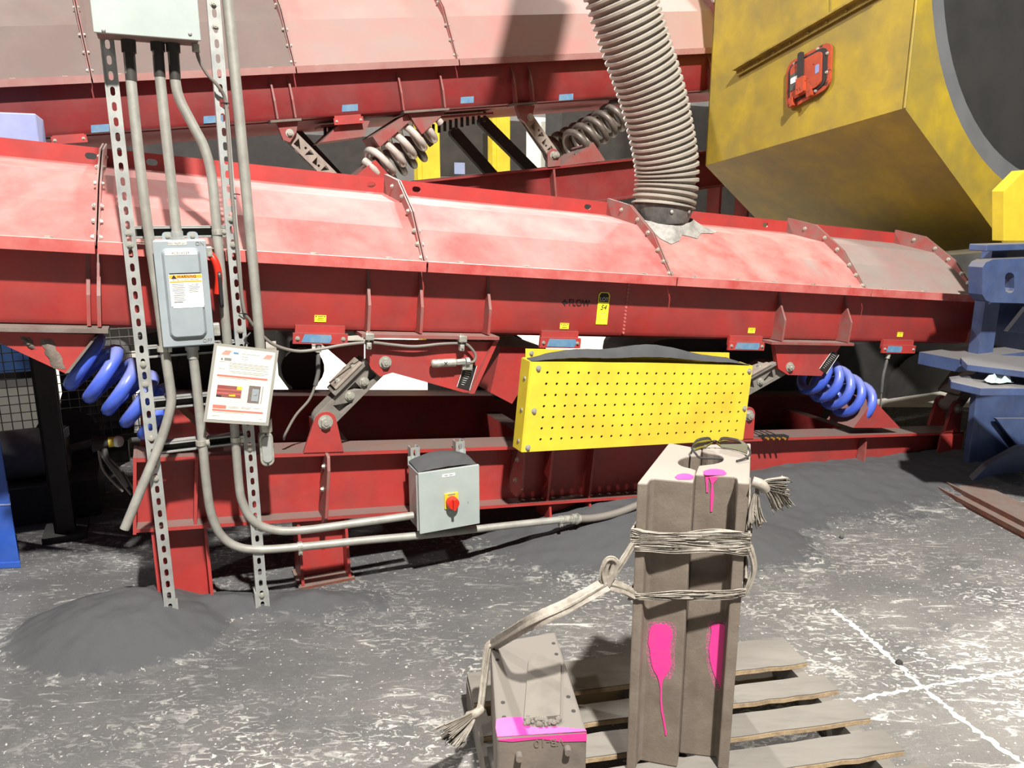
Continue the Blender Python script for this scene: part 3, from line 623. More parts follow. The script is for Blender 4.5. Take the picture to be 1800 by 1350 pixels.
#@@PART2
# ================================================================== HOSE
def rings(pts, r0, amp, pitch, seg=28):
    L = spline(pts, 40); out = []; acc = 0; path = [L[0]]; d = [0]
    for i in range(1, len(L)): acc += (L[i]-L[i-1]).length; d.append(acc)
    n = int(acc/pitch)*6; P = []; rr = []; j = 0
    for k in range(n+1):
        s_ = acc*k/n
        while j < len(d)-2 and d[j+1] < s_: j += 1
        t = (s_-d[j])/max(1e-9, d[j+1]-d[j]); P.append(L[j].lerp(L[j+1], t)); ph = (k % 6)/6
        rr.append(r0 + amp*(1 if ph in (0, 1/6, 5/6) else (-1 if ph == .5 else -.7)))
    return MB().tube(P, r0, seg, rr=rr)
HB = LT.at(1168, 398, -.36)
HS = thing('flexible_hose', 'thick grey ribbed suction hose standing on the lower conveyor cover', 'hose', HB)
hp = [RK.at(x, y, w) for x, y, w in ((1166, 362, -.36), (1172, 315, -.36), (1168, 265, -.35), (1147, 170, -.33), (1114, 70, -.31), (1092, 0, -.30), (1066, -90, -.30), (1030, -230, -.30), (1030, -400, -.30), (1075, -600, -.30), (1130, -850, -.30))]  # unseen upper run is bent to place its shadow on the upper cover
part(HS, 'ribbed_tube', rings(hp, .158, .010, .033), M['hose'], 'grey ribbed tube', smooth=True)
part(HS, 'cuff', MB().tube([RK.at(1165, 392, -.36), RK.at(1165, 378, -.36), RK.at(1166, 356, -.36)], .145, 28, rr=[.135, .147, .152]), M['hosecuff'], 'black cuff at the hose end', smooth=True)
for k in range(5):
    an = -1.9+k*.75; p = RK.at(1166, 372, -.36) + (N*math.sin(-an)+U*math.cos(an))*.15; cap(HS, p, (N*math.sin(-an)+U*math.cos(an)), .009)
rnd = random.Random(4); m = MB(); rows = []
for i in range(5):
    t = i/4; rows.append([])
    for k in range(29):
        an = 2*math.pi*k/28; rr_ = .13 + t*(.075+.05*math.sin(an*3+1)+.03*math.sin(an*7)); a_, v_ = LT.px(1166, 392, -.36)
        w_ = -.36 + rr_*math.sin(an)*.9; aa = a_+.03 + rr_*math.cos(an)*1.05
        vv = (.533 + (w_+.285)/(-.315)*.047) if w_ < -.285 else (.533 - (w_+.285)/.18*.108)
        rows[-1].append(LT.W(aa, w_, vv + .004 + (.05*(1-t)**2) + rnd.uniform(0, .006)*(0 < i < 4)))
single('sealant_collar', m.sheet(rows), M['sealant'], 'smeared white sealant around the foot of the ribbed hose', 'sealant', smooth=True)

# ================================================================== HOPPER (yellow, right)
HA, HZ = RK.px(1590, 190, -.16); HBa, HBz = RK.px(1766, 432, -.16); top = 5.2
DV = -N*1.75 - Z*.24
def hp_(a, z, t=0): return RK.W(a, -.16, z) + DV*t
cpts = [RK.px(x, y, -.16) for x, y in ((1646, 0), (1655, 92), (1680, 189), (1717, 250), (1778, 324))]
# least squares circle
sx_ = [p[0] for p in cpts]; sy_ = [p[1] for p in cpts]; n_ = 5
A_ = Matrix(((sum(x*x for x in sx_), sum(x*y for x, y in cpts), sum(sx_)), (sum(x*y for x, y in cpts), sum(y*y for y in sy_), sum(sy_)), (sum(sx_), sum(sy_), n_)))
B_ = V((sum(x*(x*x+y*y) for x, y in cpts), sum(y*(x*x+y*y) for x, y in cpts), sum(x*x+y*y for x, y in cpts)))
s_ = A_.inverted() @ B_; cx, cz = s_.x/2, s_.y/2; CR = math.sqrt(s_.z + cx*cx + cz*cz)
HR = HA + 2*(cx-HA)
HP = thing('hopper', 'big yellow hopper with an open grey drum mouth over the conveyor end', 'hopper', RK.W(cx, -.6, HBz))
outer = [(HA, top), (HA, HZ), (HBa, HBz), (HR-(HBa-HA), HBz), (HR, HZ), (HR, top)]
part(HP, 'front_plate', MB().ext(RK, 'w', outer, -.175, -.16, [circ(cx, cz, CR, 64)]), M['hopper'], 'yellow front plate with a round opening')
def slab(q, t):
    nn = (q[1]-q[0]).cross(q[3]-q[0]).normalized()*t
    return MB().add(list(q)+[p+nn for p in q], [(0, 1, 2, 3), (7, 6, 5, 4), (0, 4, 5, 1), (1, 5, 6, 2), (2, 6, 7, 3), (3, 7, 4, 0)])
lp = part(HP, 'side_panel', slab([hp_(HA, HZ), hp_(HA, HZ, 1), hp_(HA, top, 1), hp_(HA, top)], .012), M['hopper'], 'yellow side panel of the hopper')
part(HP, 'lower_panel', slab([hp_(HA, HZ), hp_(HBa, HBz), hp_(HBa, HBz, 1), hp_(HA, HZ, 1)], .012), M['hopper'], 'yellow sloping lower panel of the hopper')
part(HP, 'bottom_panel', slab([hp_(HBa, HBz), hp_(outer[3][0], HBz), hp_(outer[3][0], HBz, 1), hp_(HBa, HBz, 1)], .012), M['hopper'])
part(HP, 'back_plate', slab([hp_(*o, 1) for o in ((HA, HZ), (HR, HZ), (HR, top), (HA, top))], .012), M['hopper'])
dr = part(HP, 'drum', MB().tube([RK.W(cx, -.176, cz), RK.W(cx, -.19, cz), RK.W(cx, -.34, cz)], CR, 64, caps=False, rr=[CR*1.02, CR*.91, CR*.88]), M['drum'], 'grey drum rim inside the opening', smooth=True)
part(dr, 'drum_barrel', MB().tube([RK.W(cx, -.34, cz), RK.W(cx, -.345, cz), RK.W(cx, -1.75, cz)], CR, 64, rr=[CR*.88, CR*.875, CR*.85]), M['drumin'], smooth=True)
# side panel frame: left to right in the picture
e1 = (hp_(HA, HZ)-hp_(HA, HZ, 1)).normalized(); e2 = -U; e3 = e2.cross(e1); e3 = e3 if e3.z > 0 else -e3
HF = Fr(o=hp_(HA, HZ), e=(e1, e2, e3))
q0 = HF.px(1296, 122, .01); q1 = HF.px(1500, 8, .01); q2 = HF.px(1560, -30, .01)
for (w0, w1, h) in ((.0, .06, .012), (.012, .02, .05)):
    m = MB(); A0 = V(q0); A1 = V(q2); m.ext(HF, 'w', [(A0.x, A0.y-h), (A1.x, A1.y-h), (A1.x, A1.y), (A0.x, A0.y)], w0, w1); part(lp, 'seam_flange', m, M['hopperseam'])
for k in range(8):
    p = V(q0).lerp(V(q2), .06+.12*k); bolt(lp, HF.W(p.x, .02, p.y-.03), e2, .012, M['hopperseam'])
m = MB().ext(HF, 'w', [HF.px(*q, .012) for q in ((1457, 34), (1460, 33), (1460, -60), (1457, -60))], .0, .006); part(lp, 'seam_strip', m, M['hopperseam'])
m = MB().tube([hp_(HA, HZ), hp_(HA, top)], .008, 6); part(lp, 'corner_weld', m, M['hopper'])
# orange access hatch
HQ = [V(HF.px(*q, .02)) for q in ((1383, 196), (1460, 153), (1463, 70), (1384, 112))]
def hq(s_, t, w): p = HQ[0].lerp(HQ[1], s_).lerp(HQ[3].lerp(HQ[2], s_), t); return p.x, p.y
def hpoly(s0, s1, t0, t1, r=.18): return [hq(x, y, 0) for x, y in rrect(s0, s1, t0, t1, r, 4)]
HT = part(HP, 'access_hatch', MB().ext(HF, 'w', hpoly(0, 1, 0, 1), .012, .026), M['orange'], 'orange access hatch with a black seal')
part(HT, 'seal', MB().ext(HF, 'w', hpoly(.07, .93, .09, .93, .16), .026, .034), M['rubber'], 'black seal groove')
part(HT, 'hatch_lid', MB().ext(HF, 'w', hpoly(.14, .84, .14, .87, .1), .034, .046), M['orange'])
part(HT, 'latch_bar', MB().ext(HF, 'w', hpoly(.36, .46, .3, 1.03, .03), .046, .066), M['rubber'])
part(HT, 'latch_handle', MB().ext(HF, 'w', hpoly(.34, .52, .16, .5, .03), .046, .07), M['orange'])
part(HT, 'label_plate', MB().ext(HF, 'w', hpoly(.15, .33, .34, .68, .02), .046, .05), M['dullsteel']); part(HT, 'label_print', MB().ext(HF, 'w', hpoly(.17, .33, .48, .6, .02), .05, .052), M['white'])
part(HT, 'label_print', MB().ext(HF, 'w', hpoly(.72, .80, .42, .6, .02), .046, .048), M['bluegrey'])
for s0 in (.14, .56):
    part(HT, 'hinge', MB().ext(HF, 'w', hpoly(s0, s0+.1, .0, .2, .03), .026, .06), M['orange'])
for s0, t0 in ((.2, .9), (.72, .95), (.93, .75), (.93, .35), (.7, .08)):
    x, y = hq(s0, t0, 0); bolt(HT, HF.W(x, .03, y), e2, .012)

# ================================================================== BLUE STAND (right)
SW = .42
def sp(x, y, w=SW): return RK.px(x, y, w)
ST = thing('machine_stand', 'dark blue dusty machine stand at the right edge beside the conveyor end', 'stand', RK.W(sp(1800, 850)[0], SW-.3, 0))
def splate(name, pts, w0, w1, mt='blue', label=None, holes=(), bevel=.004, par=None):
    return part(par or ST, name, MB().ext(RK, 'w', [sp(*q, w1) for q in pts], w0, w1, [[sp(*q, w1) for q in h] for h in holes]), M[mt], label, bevel=bevel)
def shelf(name, pts, z, t, label=None):
    P = [onz(x, y, z) for x, y in pts]; return part(ST, name, MB().add(P+[p-Z*t for p in P], [tuple(range(len(P))), tuple(range(2*len(P)-1, len(P)-1, -1))] + [(i, (i+1) % len(P), (i+1) % len(P)+len(P), i+len(P)) for i in range(len(P))]), M['blue'], label, bevel=.004)
z1 = sp(1690, 640)[1]
a0 = sp(1735, 432)[0]; zt_ = sp(1735, 430)[1]
part(ST, 'cap_plate', MB().box(RK, a0, a0+.9, SW-.10, SW, zt_-.035, zt_), M['blue'], bevel=.004)
sl = [(1775+x*.55, 497+y*.55) for x, y in slot(0, 0, 15, 33)]
splate('slotted_bracket', [(1727, 470), (1733, 461), (1745, 456), (1760, 455), (1900, 450), (1900, 536), (1742, 532), (1733, 528), (1727, 518)], SW-.06, SW+.02, label='rounded blue bracket plate with a slot', holes=[sl])
part(ST, 'column', MB().box(RK, sp(1722, 600, SW-.12)[0], sp(1748, 600, SW-.12)[0], SW-.18, SW-.12, sp(1722, 632, SW-.12)[1], zt_-.03), M['blue'])
part(ST, 'column', MB().box(RK, sp(1748, 600, SW-.25)[0], sp(1748, 600, SW-.25)[0]+.8, SW-.32, SW-.25, .5, zt_-.03), M['blue'])
splate('gusset', [(1772, 583), (1806, 540), (1950, 540), (1950, 600)], SW-.16, SW-.13)
SH = shelf('upper_shelf', [(1688, 628), (1720, 622), (1795, 626), (1990, 630), (1990, 668), (1800, 652), (1700, 640)], z1+.04, .035, 'thick blue shelf plate with dust on top')
z2 = sp(1690, 665, SW+.12)[1]
shelf('lower_shelf', [(1668, 662), (1730, 655), (1990, 655), (1990, 700), (1800, 682), (1725, 682), (1672, 670)], z2, .04, 'thick blue lower shelf plate')
part(ST, 'shelf_post', MB().box(RK, sp(1700, 650)[0], sp(1700, 650)[0]+.6, SW-.3, SW-.05, z2-.02, z1+.01), M['blue'])
splate('body_plate', [(1718, 680), (1960, 680), (1960, 930), (1800, 905), (1755, 870), (1700, 846), (1705, 790), (1712, 740)], SW-.26, SW-.22, mt='blue')
splate('gusset', [(1750, 735), (1860, 735), (1860, 800), (1800, 800)], SW-.2, SW-.18, mt='blue')
splate('skirt_plate', [(1704, 850), (1740, 815), (1795, 785), (1960, 770), (1960, 940), (1800, 902), (1750, 865)], SW-.1, SW-.06, mt='blue', label='lower blue skirt plate')
splate('pedestal', [(1765, 424), (1765, 335), (1800, 300), (1900, 290), (1900, 424)], SW-.16, SW-.09, mt='yellow', label='yellow pedestal on top of the stand')
rnd = random.Random(9); P = onz(1757, 673, z2+.004); m = MB(); rows = []
for i in range(7):
    rows.append([P + V(((i-3)*.022, (j-2)*.02+.004*i, .004+.055*rnd.random()*(1 if 0 < i < 6 and 0 < j < 4 else .15))) for j in range(5)])
single('crumpled_glove', m.sheet(rows), M['white_rag'], 'crumpled pale disposable glove on the blue stand shelf', 'glove', smooth=False)
# rusty channel at the stand's foot
q = [onz(x, y) for x, y in ((1632, 858), (1800, 948), (1850, 975))]
RC = thing('rusty_steel_channel', 'rusty steel channel lying on the floor beside the blue stand', 'steel channel', q[1])
d = (q[2]-q[0]).normalized(); s_ = V((-d.y, d.x, 0)); s_ = s_ if s_.x > 0 else -s_
fR = Fr(o=q[0], e=(d, s_, Z)); Lr = (q[2]-q[0]).length+.3
part(RC, 'front_rail', MB().box(fR, 0, Lr, 0, .012, 0, .035), M['rust']); part(RC, 'channel_web', MB().box(fR, 0, Lr, 0, .10, .0, .012), M['rust']); part(RC, 'back_rail', MB().box(fR, .02, Lr, .09, .102, 0, .04), M['rust'])
part(RC, 'floor_plate', MB().box(fR, .03, Lr, .10, .32, 0, .02), M['rust'])

# ================================================================== STRUT RACK
RW = .14
def strut(par, fr, a, w, v0, v1, name='strut_channel', along='v', pitch=.0476):
    """slotted channel 41 mm square, slotted face towards +w"""
    m = MB(); n = int((v1-v0)/pitch); h = .0205
    for k in range(n):
        c0 = v0+k*pitch; m.ext(fr, 'w', [(a-h, c0), (a+h, c0), (a+h, c0+pitch), (a-h, c0+pitch)], w-.0025, w, [slot(a, c0+pitch/2, .007, .0145, 4)])
    e_ = v0+n*pitch
    for s_ in (-1, 1):
        x0, x1 = sorted((a+s_*h, a+s_*(h-.0025))); m.box(fr, x0, x1, w-.041, w-.0025, v0, e_)
        x0, x1 = sorted((a+s_*(h-.0025), a+s_*.011)); m.box(fr, x0, x1, w-.041, w-.0385, v0, e_)
        x0, x1 = sorted((a+s_*h*1.02, a+s_*(h-.004))); m.box(fr, x0, x1, w-.002, w+.0022, v0, e_)
    return part(par, name, m, M['galv'], 'slotted galvanised strut')
aS1 = (RK.px(296, 1000, RW)[0] + RK.px(198, 200, RW)[0])/2; aS2 = (RK.px(461, 1000, RW)[0] + RK.px(386, 200, RW)[0])/2
SR = thing('strut_rack', 'galvanised slotted strut rack standing on the floor in front of the conveyor', 'strut rack', RK.W((aS1+aS2)/2, RW, .03))
s1 = strut(SR, RK, aS1, RW, .03, 2.45); s2 = strut(SR, RK, aS2, RW, .01, 2.75)
for s_, a, ys in ((s1, aS1, (410, 430, 640, 675, 770, 840)), (s2, aS2, (5, 45, 385, 430, 580, 785, 1040))):
    for y in ys:
        x = 200 if a == aS1 else 390; v_ = RK.px(x+(y-200)*.12, y, RW)[1]; bolt(s_, RK.W(a, RW+.001, v_), N, .012, roll=y)
for a, z in ((aS1, .04), (aS2, .02)):
    ft = part(SR, 'foot_bracket', MB().box(RK, a-.03, a+.03, RW-.05, RW+.004, 0, .006), M['galv']); 
    for sx in (-1, 1): part(ft, 'bracket_ear', MB().box(RK, a+sx*.024-.003, a+sx*.024+.003, RW-.045, RW+.004, 0, z+.07), M['galv'])
def rail(a0, a1, v, tilt=0, w=RW-.045, name='cross_rail'):
    f = Fr(o=RK.W(a0, w, v), e=(RK.e1, N, Z)); L = a1-a0; m = MB(); h = .0205
    m.box(f, 0, L, 0, .0025, -h, h)
    for s_ in (-1, 1):
        v0, v1 = sorted((s_*h, s_*(h-.003))); m.box(f, 0, L, .0025, .041, v0, v1)
        v0, v1 = sorted((s_*h, s_*.0125)); m.box(f, 0, L, .038, .041, v0, v1)
    r = part(SR, name, m, M['galv'], 'horizontal strut rail with its open side to the front'); part(r, 'rail_inside', MB().box(f, .005, L-.005, .0026, .006, -h+.004, h-.004), M['darksteel']); return r
for y in (408, 615, 706, 783):
    x = 325 if y < 500 else 345; v_ = RK.px(x, y, RW)[1]; rail(aS1+.02, aS2-.0, v_, w=RW-.055)

# ------------------------------------------------------------------ junction box, top left
jw0, jw1 = RW+.005, RW+.125
def rk(x, y, w): return RK.px(x, y, w)
a0, zb = rk(165, 60, jw1); a1 = rk(353, 66, jw1)[0]; zb = (zb + rk(353, 68, jw1)[1])/2
JB = thing('junction_box', 'light grey junction box at the top of the strut rack', 'junction box', RK.W((a0+a1)/2, jw0, zb))
part(JB, 'body', MB().box(RK, a0+.006, a1-.006, jw0, jw1-.012, zb+.002, zb+.5), M['duststeel'], bevel=.002)
ld = part(JB, 'cover', MB().box(RK, a0, a1, jw1-.012, jw1, zb, zb+.5), M['lightbox'], 'light grey scratched front cover', bevel=.002)
for x, y in ((182, 53), (334, 59)): cap(ld, RK.at(x, y, jw1), N, .006)
CB = M['darkconduit']
def conduit(name, label, pts, r, n=8, mt='conduit', w=None, group=None):
    P = [RK.at(x, y, ww) for x, y, ww in pts]; L = spline(P, n); o = thing(name, label, 'conduit', min(L, key=lambda p: p.z), group)
    part(o, 'pipe', MB().tube(L, r, 14), M[mt], smooth=True); return o, P, L
def collar(o, p, d, r, l, mt='galv', name='coupling'):
    d = V(d).normalized(); return part(o, name, MB().tube([p, p+d*l*.35, p+d*l*.36, p+d*l], r, 14, rr=[r*1.25, r*1.25, r, r]), M[mt], smooth=True)
cw = RW+.028; R1 = .0165
def top_cpl(o, x, y0, y1, w, x1):
    p0 = RK.at(x, y0, w); p1 = RK.at(x1, y1, w); collar(o, p0, p1-p0, .0178, (p1-p0).length, 'darkconduit', 'bushing')
c1, P_, L_ = conduit('conduit', 'steel conduit running left of the disconnect and bending down to an open end', [(225, 84, cw), (233, 170, cw), (246, 290, cw), (260, 400, cw), (277, 520, cw), (291, 625, cw), (299, 680, cw), (301, 706, cw), (294, 740, cw), (277, 790, cw), (252, 850, cw+.01), (219, 930, cw+.02)], R1)
top_cpl(c1, 225, 66, 142, cw, 231)
c2, _, _ = conduit('conduit', 'short straight conduit from the junction box into the top of the disconnect', [(276, 84, cw), (288, 200, cw), (300, 310, cw), (312, 418, cw)], R1); top_cpl(c2, 276, 66, 135, cw, 281)
collar(c2, RK.at(312.5, 424, cw), RK.at(311, 405, cw)-RK.at(312.5, 424, cw), .019, .035)
c3, _, _ = conduit('conduit', 'offset conduit bending down between struts and along the floor into the control box', [(303, 84, cw), (308, 140, cw), (316, 175, cw), (340, 222, cw), (360, 262, cw), (372, 310, cw), (379, 380, cw), (390, 500, cw), (404, 650, cw-.01), (413, 760, cw-.02), (420, 850, cw-.03), (427, 885, cw-.03), (445, 915, cw-.03), (480, 931, cw-.03), (530, 932, cw-.03), (630, 919, cw-.03), (726, 906, cw-.03)], R1); top_cpl(c3, 303, 66, 140, cw, 308)
c4, _, _ = conduit('conduit', 'long conduit from the disconnect bottom bending along the machine foot behind the pallet', [(338, 614, cw), (347, 690, cw), (356, 780, cw), (364, 860, cw-.01), (372, 905, cw-.02), (388, 940, cw-.03), (415, 960, cw-.03), (455, 966, cw-.03), (530, 961, cw-.03), (640, 950, cw-.03), (760, 939, cw-.03), (880, 925, cw-.03), (1000, 912, cw-.03)], R1)
collar(c4, RK.at(337.5, 608, cw), RK.at(340, 640, cw)-RK.at(337.5, 608, cw), .019, .045)
part(c4, 'flexible_end', MB().tube(spline([RK.at(*q) for q in ((1000, 912, cw-.03), (1040, 911, cw-.03), (1080, 903, cw-.03), (1120, 888, cw-.04), (1180, 860, cw-.08), (1240, 835, cw-.12))], 8), .0185, 12), M['cable'], 'grey flexible end of the conduit', smooth=True)
collar(c4, RK.at(1012, 912, cw-.03), RK.at(975, 914, cw-.03)-RK.at(1012, 912, cw-.03), .0195, .07, 'zinc'); collar(c4, RK.at(1012, 912, cw-.03), RK.at(1020, 912, cw-.03)-RK.at(1012, 912, cw-.03), .022, .02, 'zinc')
c5, _, _ = conduit('conduit', 'tall straight conduit right of the rack ending in an outlet body', [(398, -20, RW-.01), (416, 160, RW-.01), (437, 380, RW-.01), (455, 585, RW-.01), (464, 700, RW-.01), (467, 752, RW-.01)], .0185)
for o, x, y, w in ((c3, 383, 408, cw), (c1, 287, 613, cw), (c4, 354, 778, cw), (c3, 415, 772, cw-.02), (c4, 527, 961, cw-.03), (c4, 985, 914, cw-.03)):
    p = RK.at(x, y, w); vert = y < 800
    d_ = Z if vert else U
    cl = part(o, 'pipe_clamp', MB().tube([p-d_*.009, p+d_*.009], R1+.004, 14), M['zinc'], 'zinc pipe clamp'); q_ = (U if vert else -Z)
    part(cl, 'clamp_ear', MB().box(Fr(o=p+q_*(R1+.003), e=(U, N, Z)), -.008, .008, -.006, .012, -.012, .012), M['zinc']); bolt(cl, p+q_*(R1+.004)+N*.012, N, .008)
p = RK.at(467, 750, RW-.01); LBf = Fr(o=RK.at(468, 785, RW), e=(U, N, Z))
lb = part(c5, 'outlet_body', MB().ext(LBf, 'w', rrect(-.026, .026, -.075, .06, .024, 5), -.03, .016), M['zinc'], 'cast grey outlet body', bevel=.004)
part(lb, 'outlet_cover', MB().ext(LBf, 'w', rrect(-.018, .018, -.058, .046, .017, 5), .016, .022), M['galv'], bevel=.002); part(lb, 'hub', MB().cyl(p-Z*.02, p+Z*.03, .024, 14), M['zinc'], smooth=True)
for dz in (-.066, .053): cap(lb, LBf.W(0, .016, dz), N, .004, M['darksteel'])

# ------------------------------------------------------------------ disconnect
dw0, dw1 = RW-.01, RW+.085
a0, zt_ = rk(268, 423, dw1); a1, zb_ = rk(381, 606, dw1); aR = rk(358, 421, dw1)[0]; aL = rk(287, 613, dw1)[0]
a0 = (a0+aL)/2; a1 = (a1+aR)/2; zb_ = (zb_+rk(287, 613, dw1)[1])/2
DS = thing('disconnect_switch', 'tall grey safety disconnect switch with an orange warning label', 'disconnect switch', RK.W((a0+a1)/2, dw0, zb_))
part(DS, 'body', MB().box(RK, a0+.003, a1-.003, dw0, dw1-.006, zb_, zt_), M['greybox'], bevel=.002)
dr = part(DS, 'door', MB().box(RK, a0, a1, dw1-.008, dw1, zb_+.004, zt_-.002), M['greybox'], 'grey hinged door with raised panel', bevel=.002)
dW = a1-a0; dH = zt_-zb_
def dd(s_, t): return a0+dW*s_, zb_+dH*t
x0, y0 = dd(.14, .085); x1, y1 = dd(.87, .93)
P1_ = rrect(x0, x1, y0, y1, .018, 4); P2_ = rrect(x0+.008, x1-.008, y0+.008, y1-.008, .016, 4); n_ = len(P1_)
m = MB().add([RK.W(x, dw1, y) for x, y in P1_] + [RK.W(x, dw1+.014, y) for x, y in P2_], [(i, (i+1) % n_, (i+1) % n_+n_, i+n_) for i in range(n_)] + [tuple(range(n_, 2*n_))])
part(dr, 'raised_panel', m, M['greybox'], bevel=.0015)
fw = dw1+.0142
def dlab(name, s0, s1, t0, t1, mt, off=0, par=dr):
    p0 = dd(s0, t0); p1 = dd(s1, t1); return part(par, name, MB().box(RK, p0[0], p1[0], fw+off, fw+off+.0008, p0[1], p1[1]), M[mt])
def dtxt(s, s_, t, size, mt='ink', off=.001, fwd=fw, par=dr):
    p = dd(s_, t); text(par, s, RK.W(p[0], fwd+.0009, p[1]), U, Z, size, M[mt], off=off)
dlab('name_label', .21, .81, .868, .905, 'white'); dtxt('40 SHAKER', .5, .886, .0115, 'txt')
wl = dlab('warning_label', .235, .86, .395, .69, 'white'); wl['label'] = 'white warning label with orange bands'
for nm, s0, s1, t0, t1, mt in (('orange_band', .24, .855, .655, .685, 'orangeink'), ('orange_band', .24, .855, .617, .629, 'orangeink'), ('black_band', .25, .84, .694, .703, 'ink'), ('label_tail', .27, .85, .378, .393, 'white')):
    dlab(nm, s0, s1, t0, t1, mt, .0009 if 'band' in nm else 0, wl if 'tail' not in nm else dr)
dtxt('WARNING', .57, .669, .0125, off=.0016, par=wl); p = dd(.33, .669); part(wl, 'warning_triangle', MB().ext(RK, 'w', [(p[0]-.008, p[1]-.006), (p[0]+.008, p[1]-.006), (p[0], p[1]+.007)], fw+.0018, fw+.0024), M['ink'])
dtxt('Arc Flash and Electric Shock Risk', .55, .641, .0062, off=.0012, par=wl)
dtxt('Arc Flash Hazard', .69, .602, .0055, 'txt', off=.0012, par=wl)
rnd = random.Random(3)
for k in range(11): dlab('text_line', .27+rnd.uniform(0, .04), .53-rnd.uniform(0, .05), .597-k*.0145, .601-k*.0145, 'txt', .0009, wl)
for k in range(5): dlab('text_line', .57+rnd.uniform(0, .03), .81-rnd.uniform(0, .05), .582-k*.0145, .586-k*.0145, 'txt', .0009, wl)
dlab('text_line', .29, .46, .43, .441, 'txt', .0009, wl)
p0 = dd(.29, .957); p1 = dd(.63, .99); vl = part(dr, 'voltage_label', MB().box(RK, p0[0], p1[0], dw1, dw1+.001, p0[1], p1[1]), M['paper']); text(vl, 'FED FROM 2H1', RK.W((p0[0]+p1[0])/2, dw1+.001, (p0[1]+p1[1])/2), U, Z, .0085, M['txt'])
p = dd(.88, .965); text(dr, 'ON', RK.W(p[0], dw1, p[1]), U, Z, .018, M['txt']); p = dd(.86, .05); text(dr, 'OFF', RK.W(p[0], dw1, p[1]), U, Z, .018, M['txt'])
for s_ in (.3, .78):
    x, y = dd(s_, 1.03); e = part(DS, 'mounting_ear', MB().ext(RK, 'w', rrect(x-.018, x+.018, y-.03, y+.014, .012, 4), RW-.008, RW-.004), M['greybox']); bolt(e, RK.W(x, RW-.004, y), N, .01)
# handle on the right side
ha = a1; hz = zb_+dH*.72
h = part(DS, 'handle', MB().tube(spline([RK.W(ha+.012, dw1-.04, zt_-.05), RK.W(ha+.028, dw1-.03, zt_-.08), RK.W(ha+.034, dw1-.03, zt_-.13), RK.W(ha+.026, dw1-.035, zt_-.19)], 5), .013, 10), M['redknob'], 'red switch handle', smooth=True)
part(h, 'handle_hub', MB().box(RK, ha, ha+.02, dw0+.02, dw1-.02, zt_-.06, zt_-.025), M['zinc'], bevel=.003); part(h, 'handle_grip', MB().ext(RK, 'a', rrect(dw1-.06, dw1-.005, zt_-.24, zt_-.11, .02, 4), ha+.03, ha+.042), M['black'], bevel=.003)
part(DS, 'lock_catch', MB().box(RK, ha, ha+.022, dw1-.04, dw1-.008, zb_+.03, zb_+.075), M['zinc'], bevel=.003)

# ------------------------------------------------------------------ hanging document
DW = RW+.10
Q = [V(RK.px(*q, DW)) for q in ((360, 739), (470, 746), (488, 616), (379, 603))]
def q2(s_, t): return Q[0].lerp(Q[1], s_).lerp(Q[3].lerp(Q[2], s_), t)
def qpoly(s0, s1, t0, t1): return [tuple(q2(a, b)) for a, b in ((s0, t0), (s1, t0), (s1, t1), (s0, t1))]
DC = thing('document_sleeve', 'clear sleeve with a printed lockout sheet hanging on the strut rack', 'document', RK.W(q2(.5, 0).x, DW, q2(.5, 0).y))
part(DC, 'sleeve', MB().ext(RK, 'w', qpoly(-.02, 1.02, -.02, 1.0), DW-.004, DW-.001), M['clear'], 'clear plastic sleeve'); sh = part(DC, 'printed_sheet', MB().ext(RK, 'w', qpoly(.03, .97, .02, .965), DW-.001, DW), M['paper'], 'white printed sheet with red bars')
def pr(nm, s0, s1, t0, t1, mt, o=.0004): return part(sh, nm, MB().ext(RK, 'w', qpoly(s0, s1, t0, t1), DW, DW+o), M[mt])
pr('red_bar', .09, .90, .585, .61, 'redink'); pr('red_bar', .09, .90, .135, .16, 'redink'); pr('red_panel', .09, .30, .17, .215, 'redink')
for k in range(5):
    for b0 in (.11, .78): part(sh, 'red_stripe', MB().ext(RK, 'w', [tuple(q2(*z)) for z in ((b0+k*.025, .865), (b0+.014+k*.025, .865), (b0+.075+k*.02, .925), (b0+.06+k*.02, .925))], DW, DW+.0004), M['redink'])
pr('blue_logo', .30, .38, .89, .912, 'tape'); pr('grey_tab', .17, .28, .795, .83, 'txt')
text(sh, '4', RK.W(q2(.13, .81).x, DW, q2(.13, .81).y), Q[1].x*U-Q[0].x*U, Z, .012, M['ink'])
for t, s0, s1 in ((.9, .42, .72), (.86, .44, .54), (.83, .44, .54), (.775, .1, .2), (.77, .26, .9), (.755, .26, .88), (.735, .26, .9), (.72, .26, .86), (.70, .26, .9), (.685, .1, .2), (.665, .26, .9), (.645, .3, .85), (.57, .1, .6), (.20, .34, .5), (.2, .54, .7), (.2, .73, .85), (.185, .34, .5), (.185, .54, .68), (.12, .1, .6), (.07, .1, .22), (.06, .85, .9)): pr('text_line', s0, s1, t, t+.004, 'txt')
ph1 = pr('printed_photo', .12, .51, .32, .475, 'redrib', .0004); ph2 = pr('printed_photo', .62, .85, .27, .50, 'duststeel', .0004)
for s0, s1, t0, t1, mt in ((.12, .51, .41, .43, 'redlip'), (.12, .51, .36, .385, 'redlip'), (.43, .51, .43, .475, 'yellow'), (.32, .42, .34, .372, 'yellow'), (.12, .2, .32, .345, 'darksteel')): part(ph1, 'photo_patch', MB().ext(RK, 'w', qpoly(s0, s1, t0, t1), DW+.0004, DW+.0007), M[mt])
for s0, s1, t0, t1, mt in ((.68, .79, .3, .46, 'greybox'), (.70, .77, .37, .40, 'white'), (.81, .84, .27, .5, 'paper')): part(ph2, 'photo_patch', MB().ext(RK, 'w', qpoly(s0, s1, t0, t1), DW+.0004, DW+.0007), M[mt])
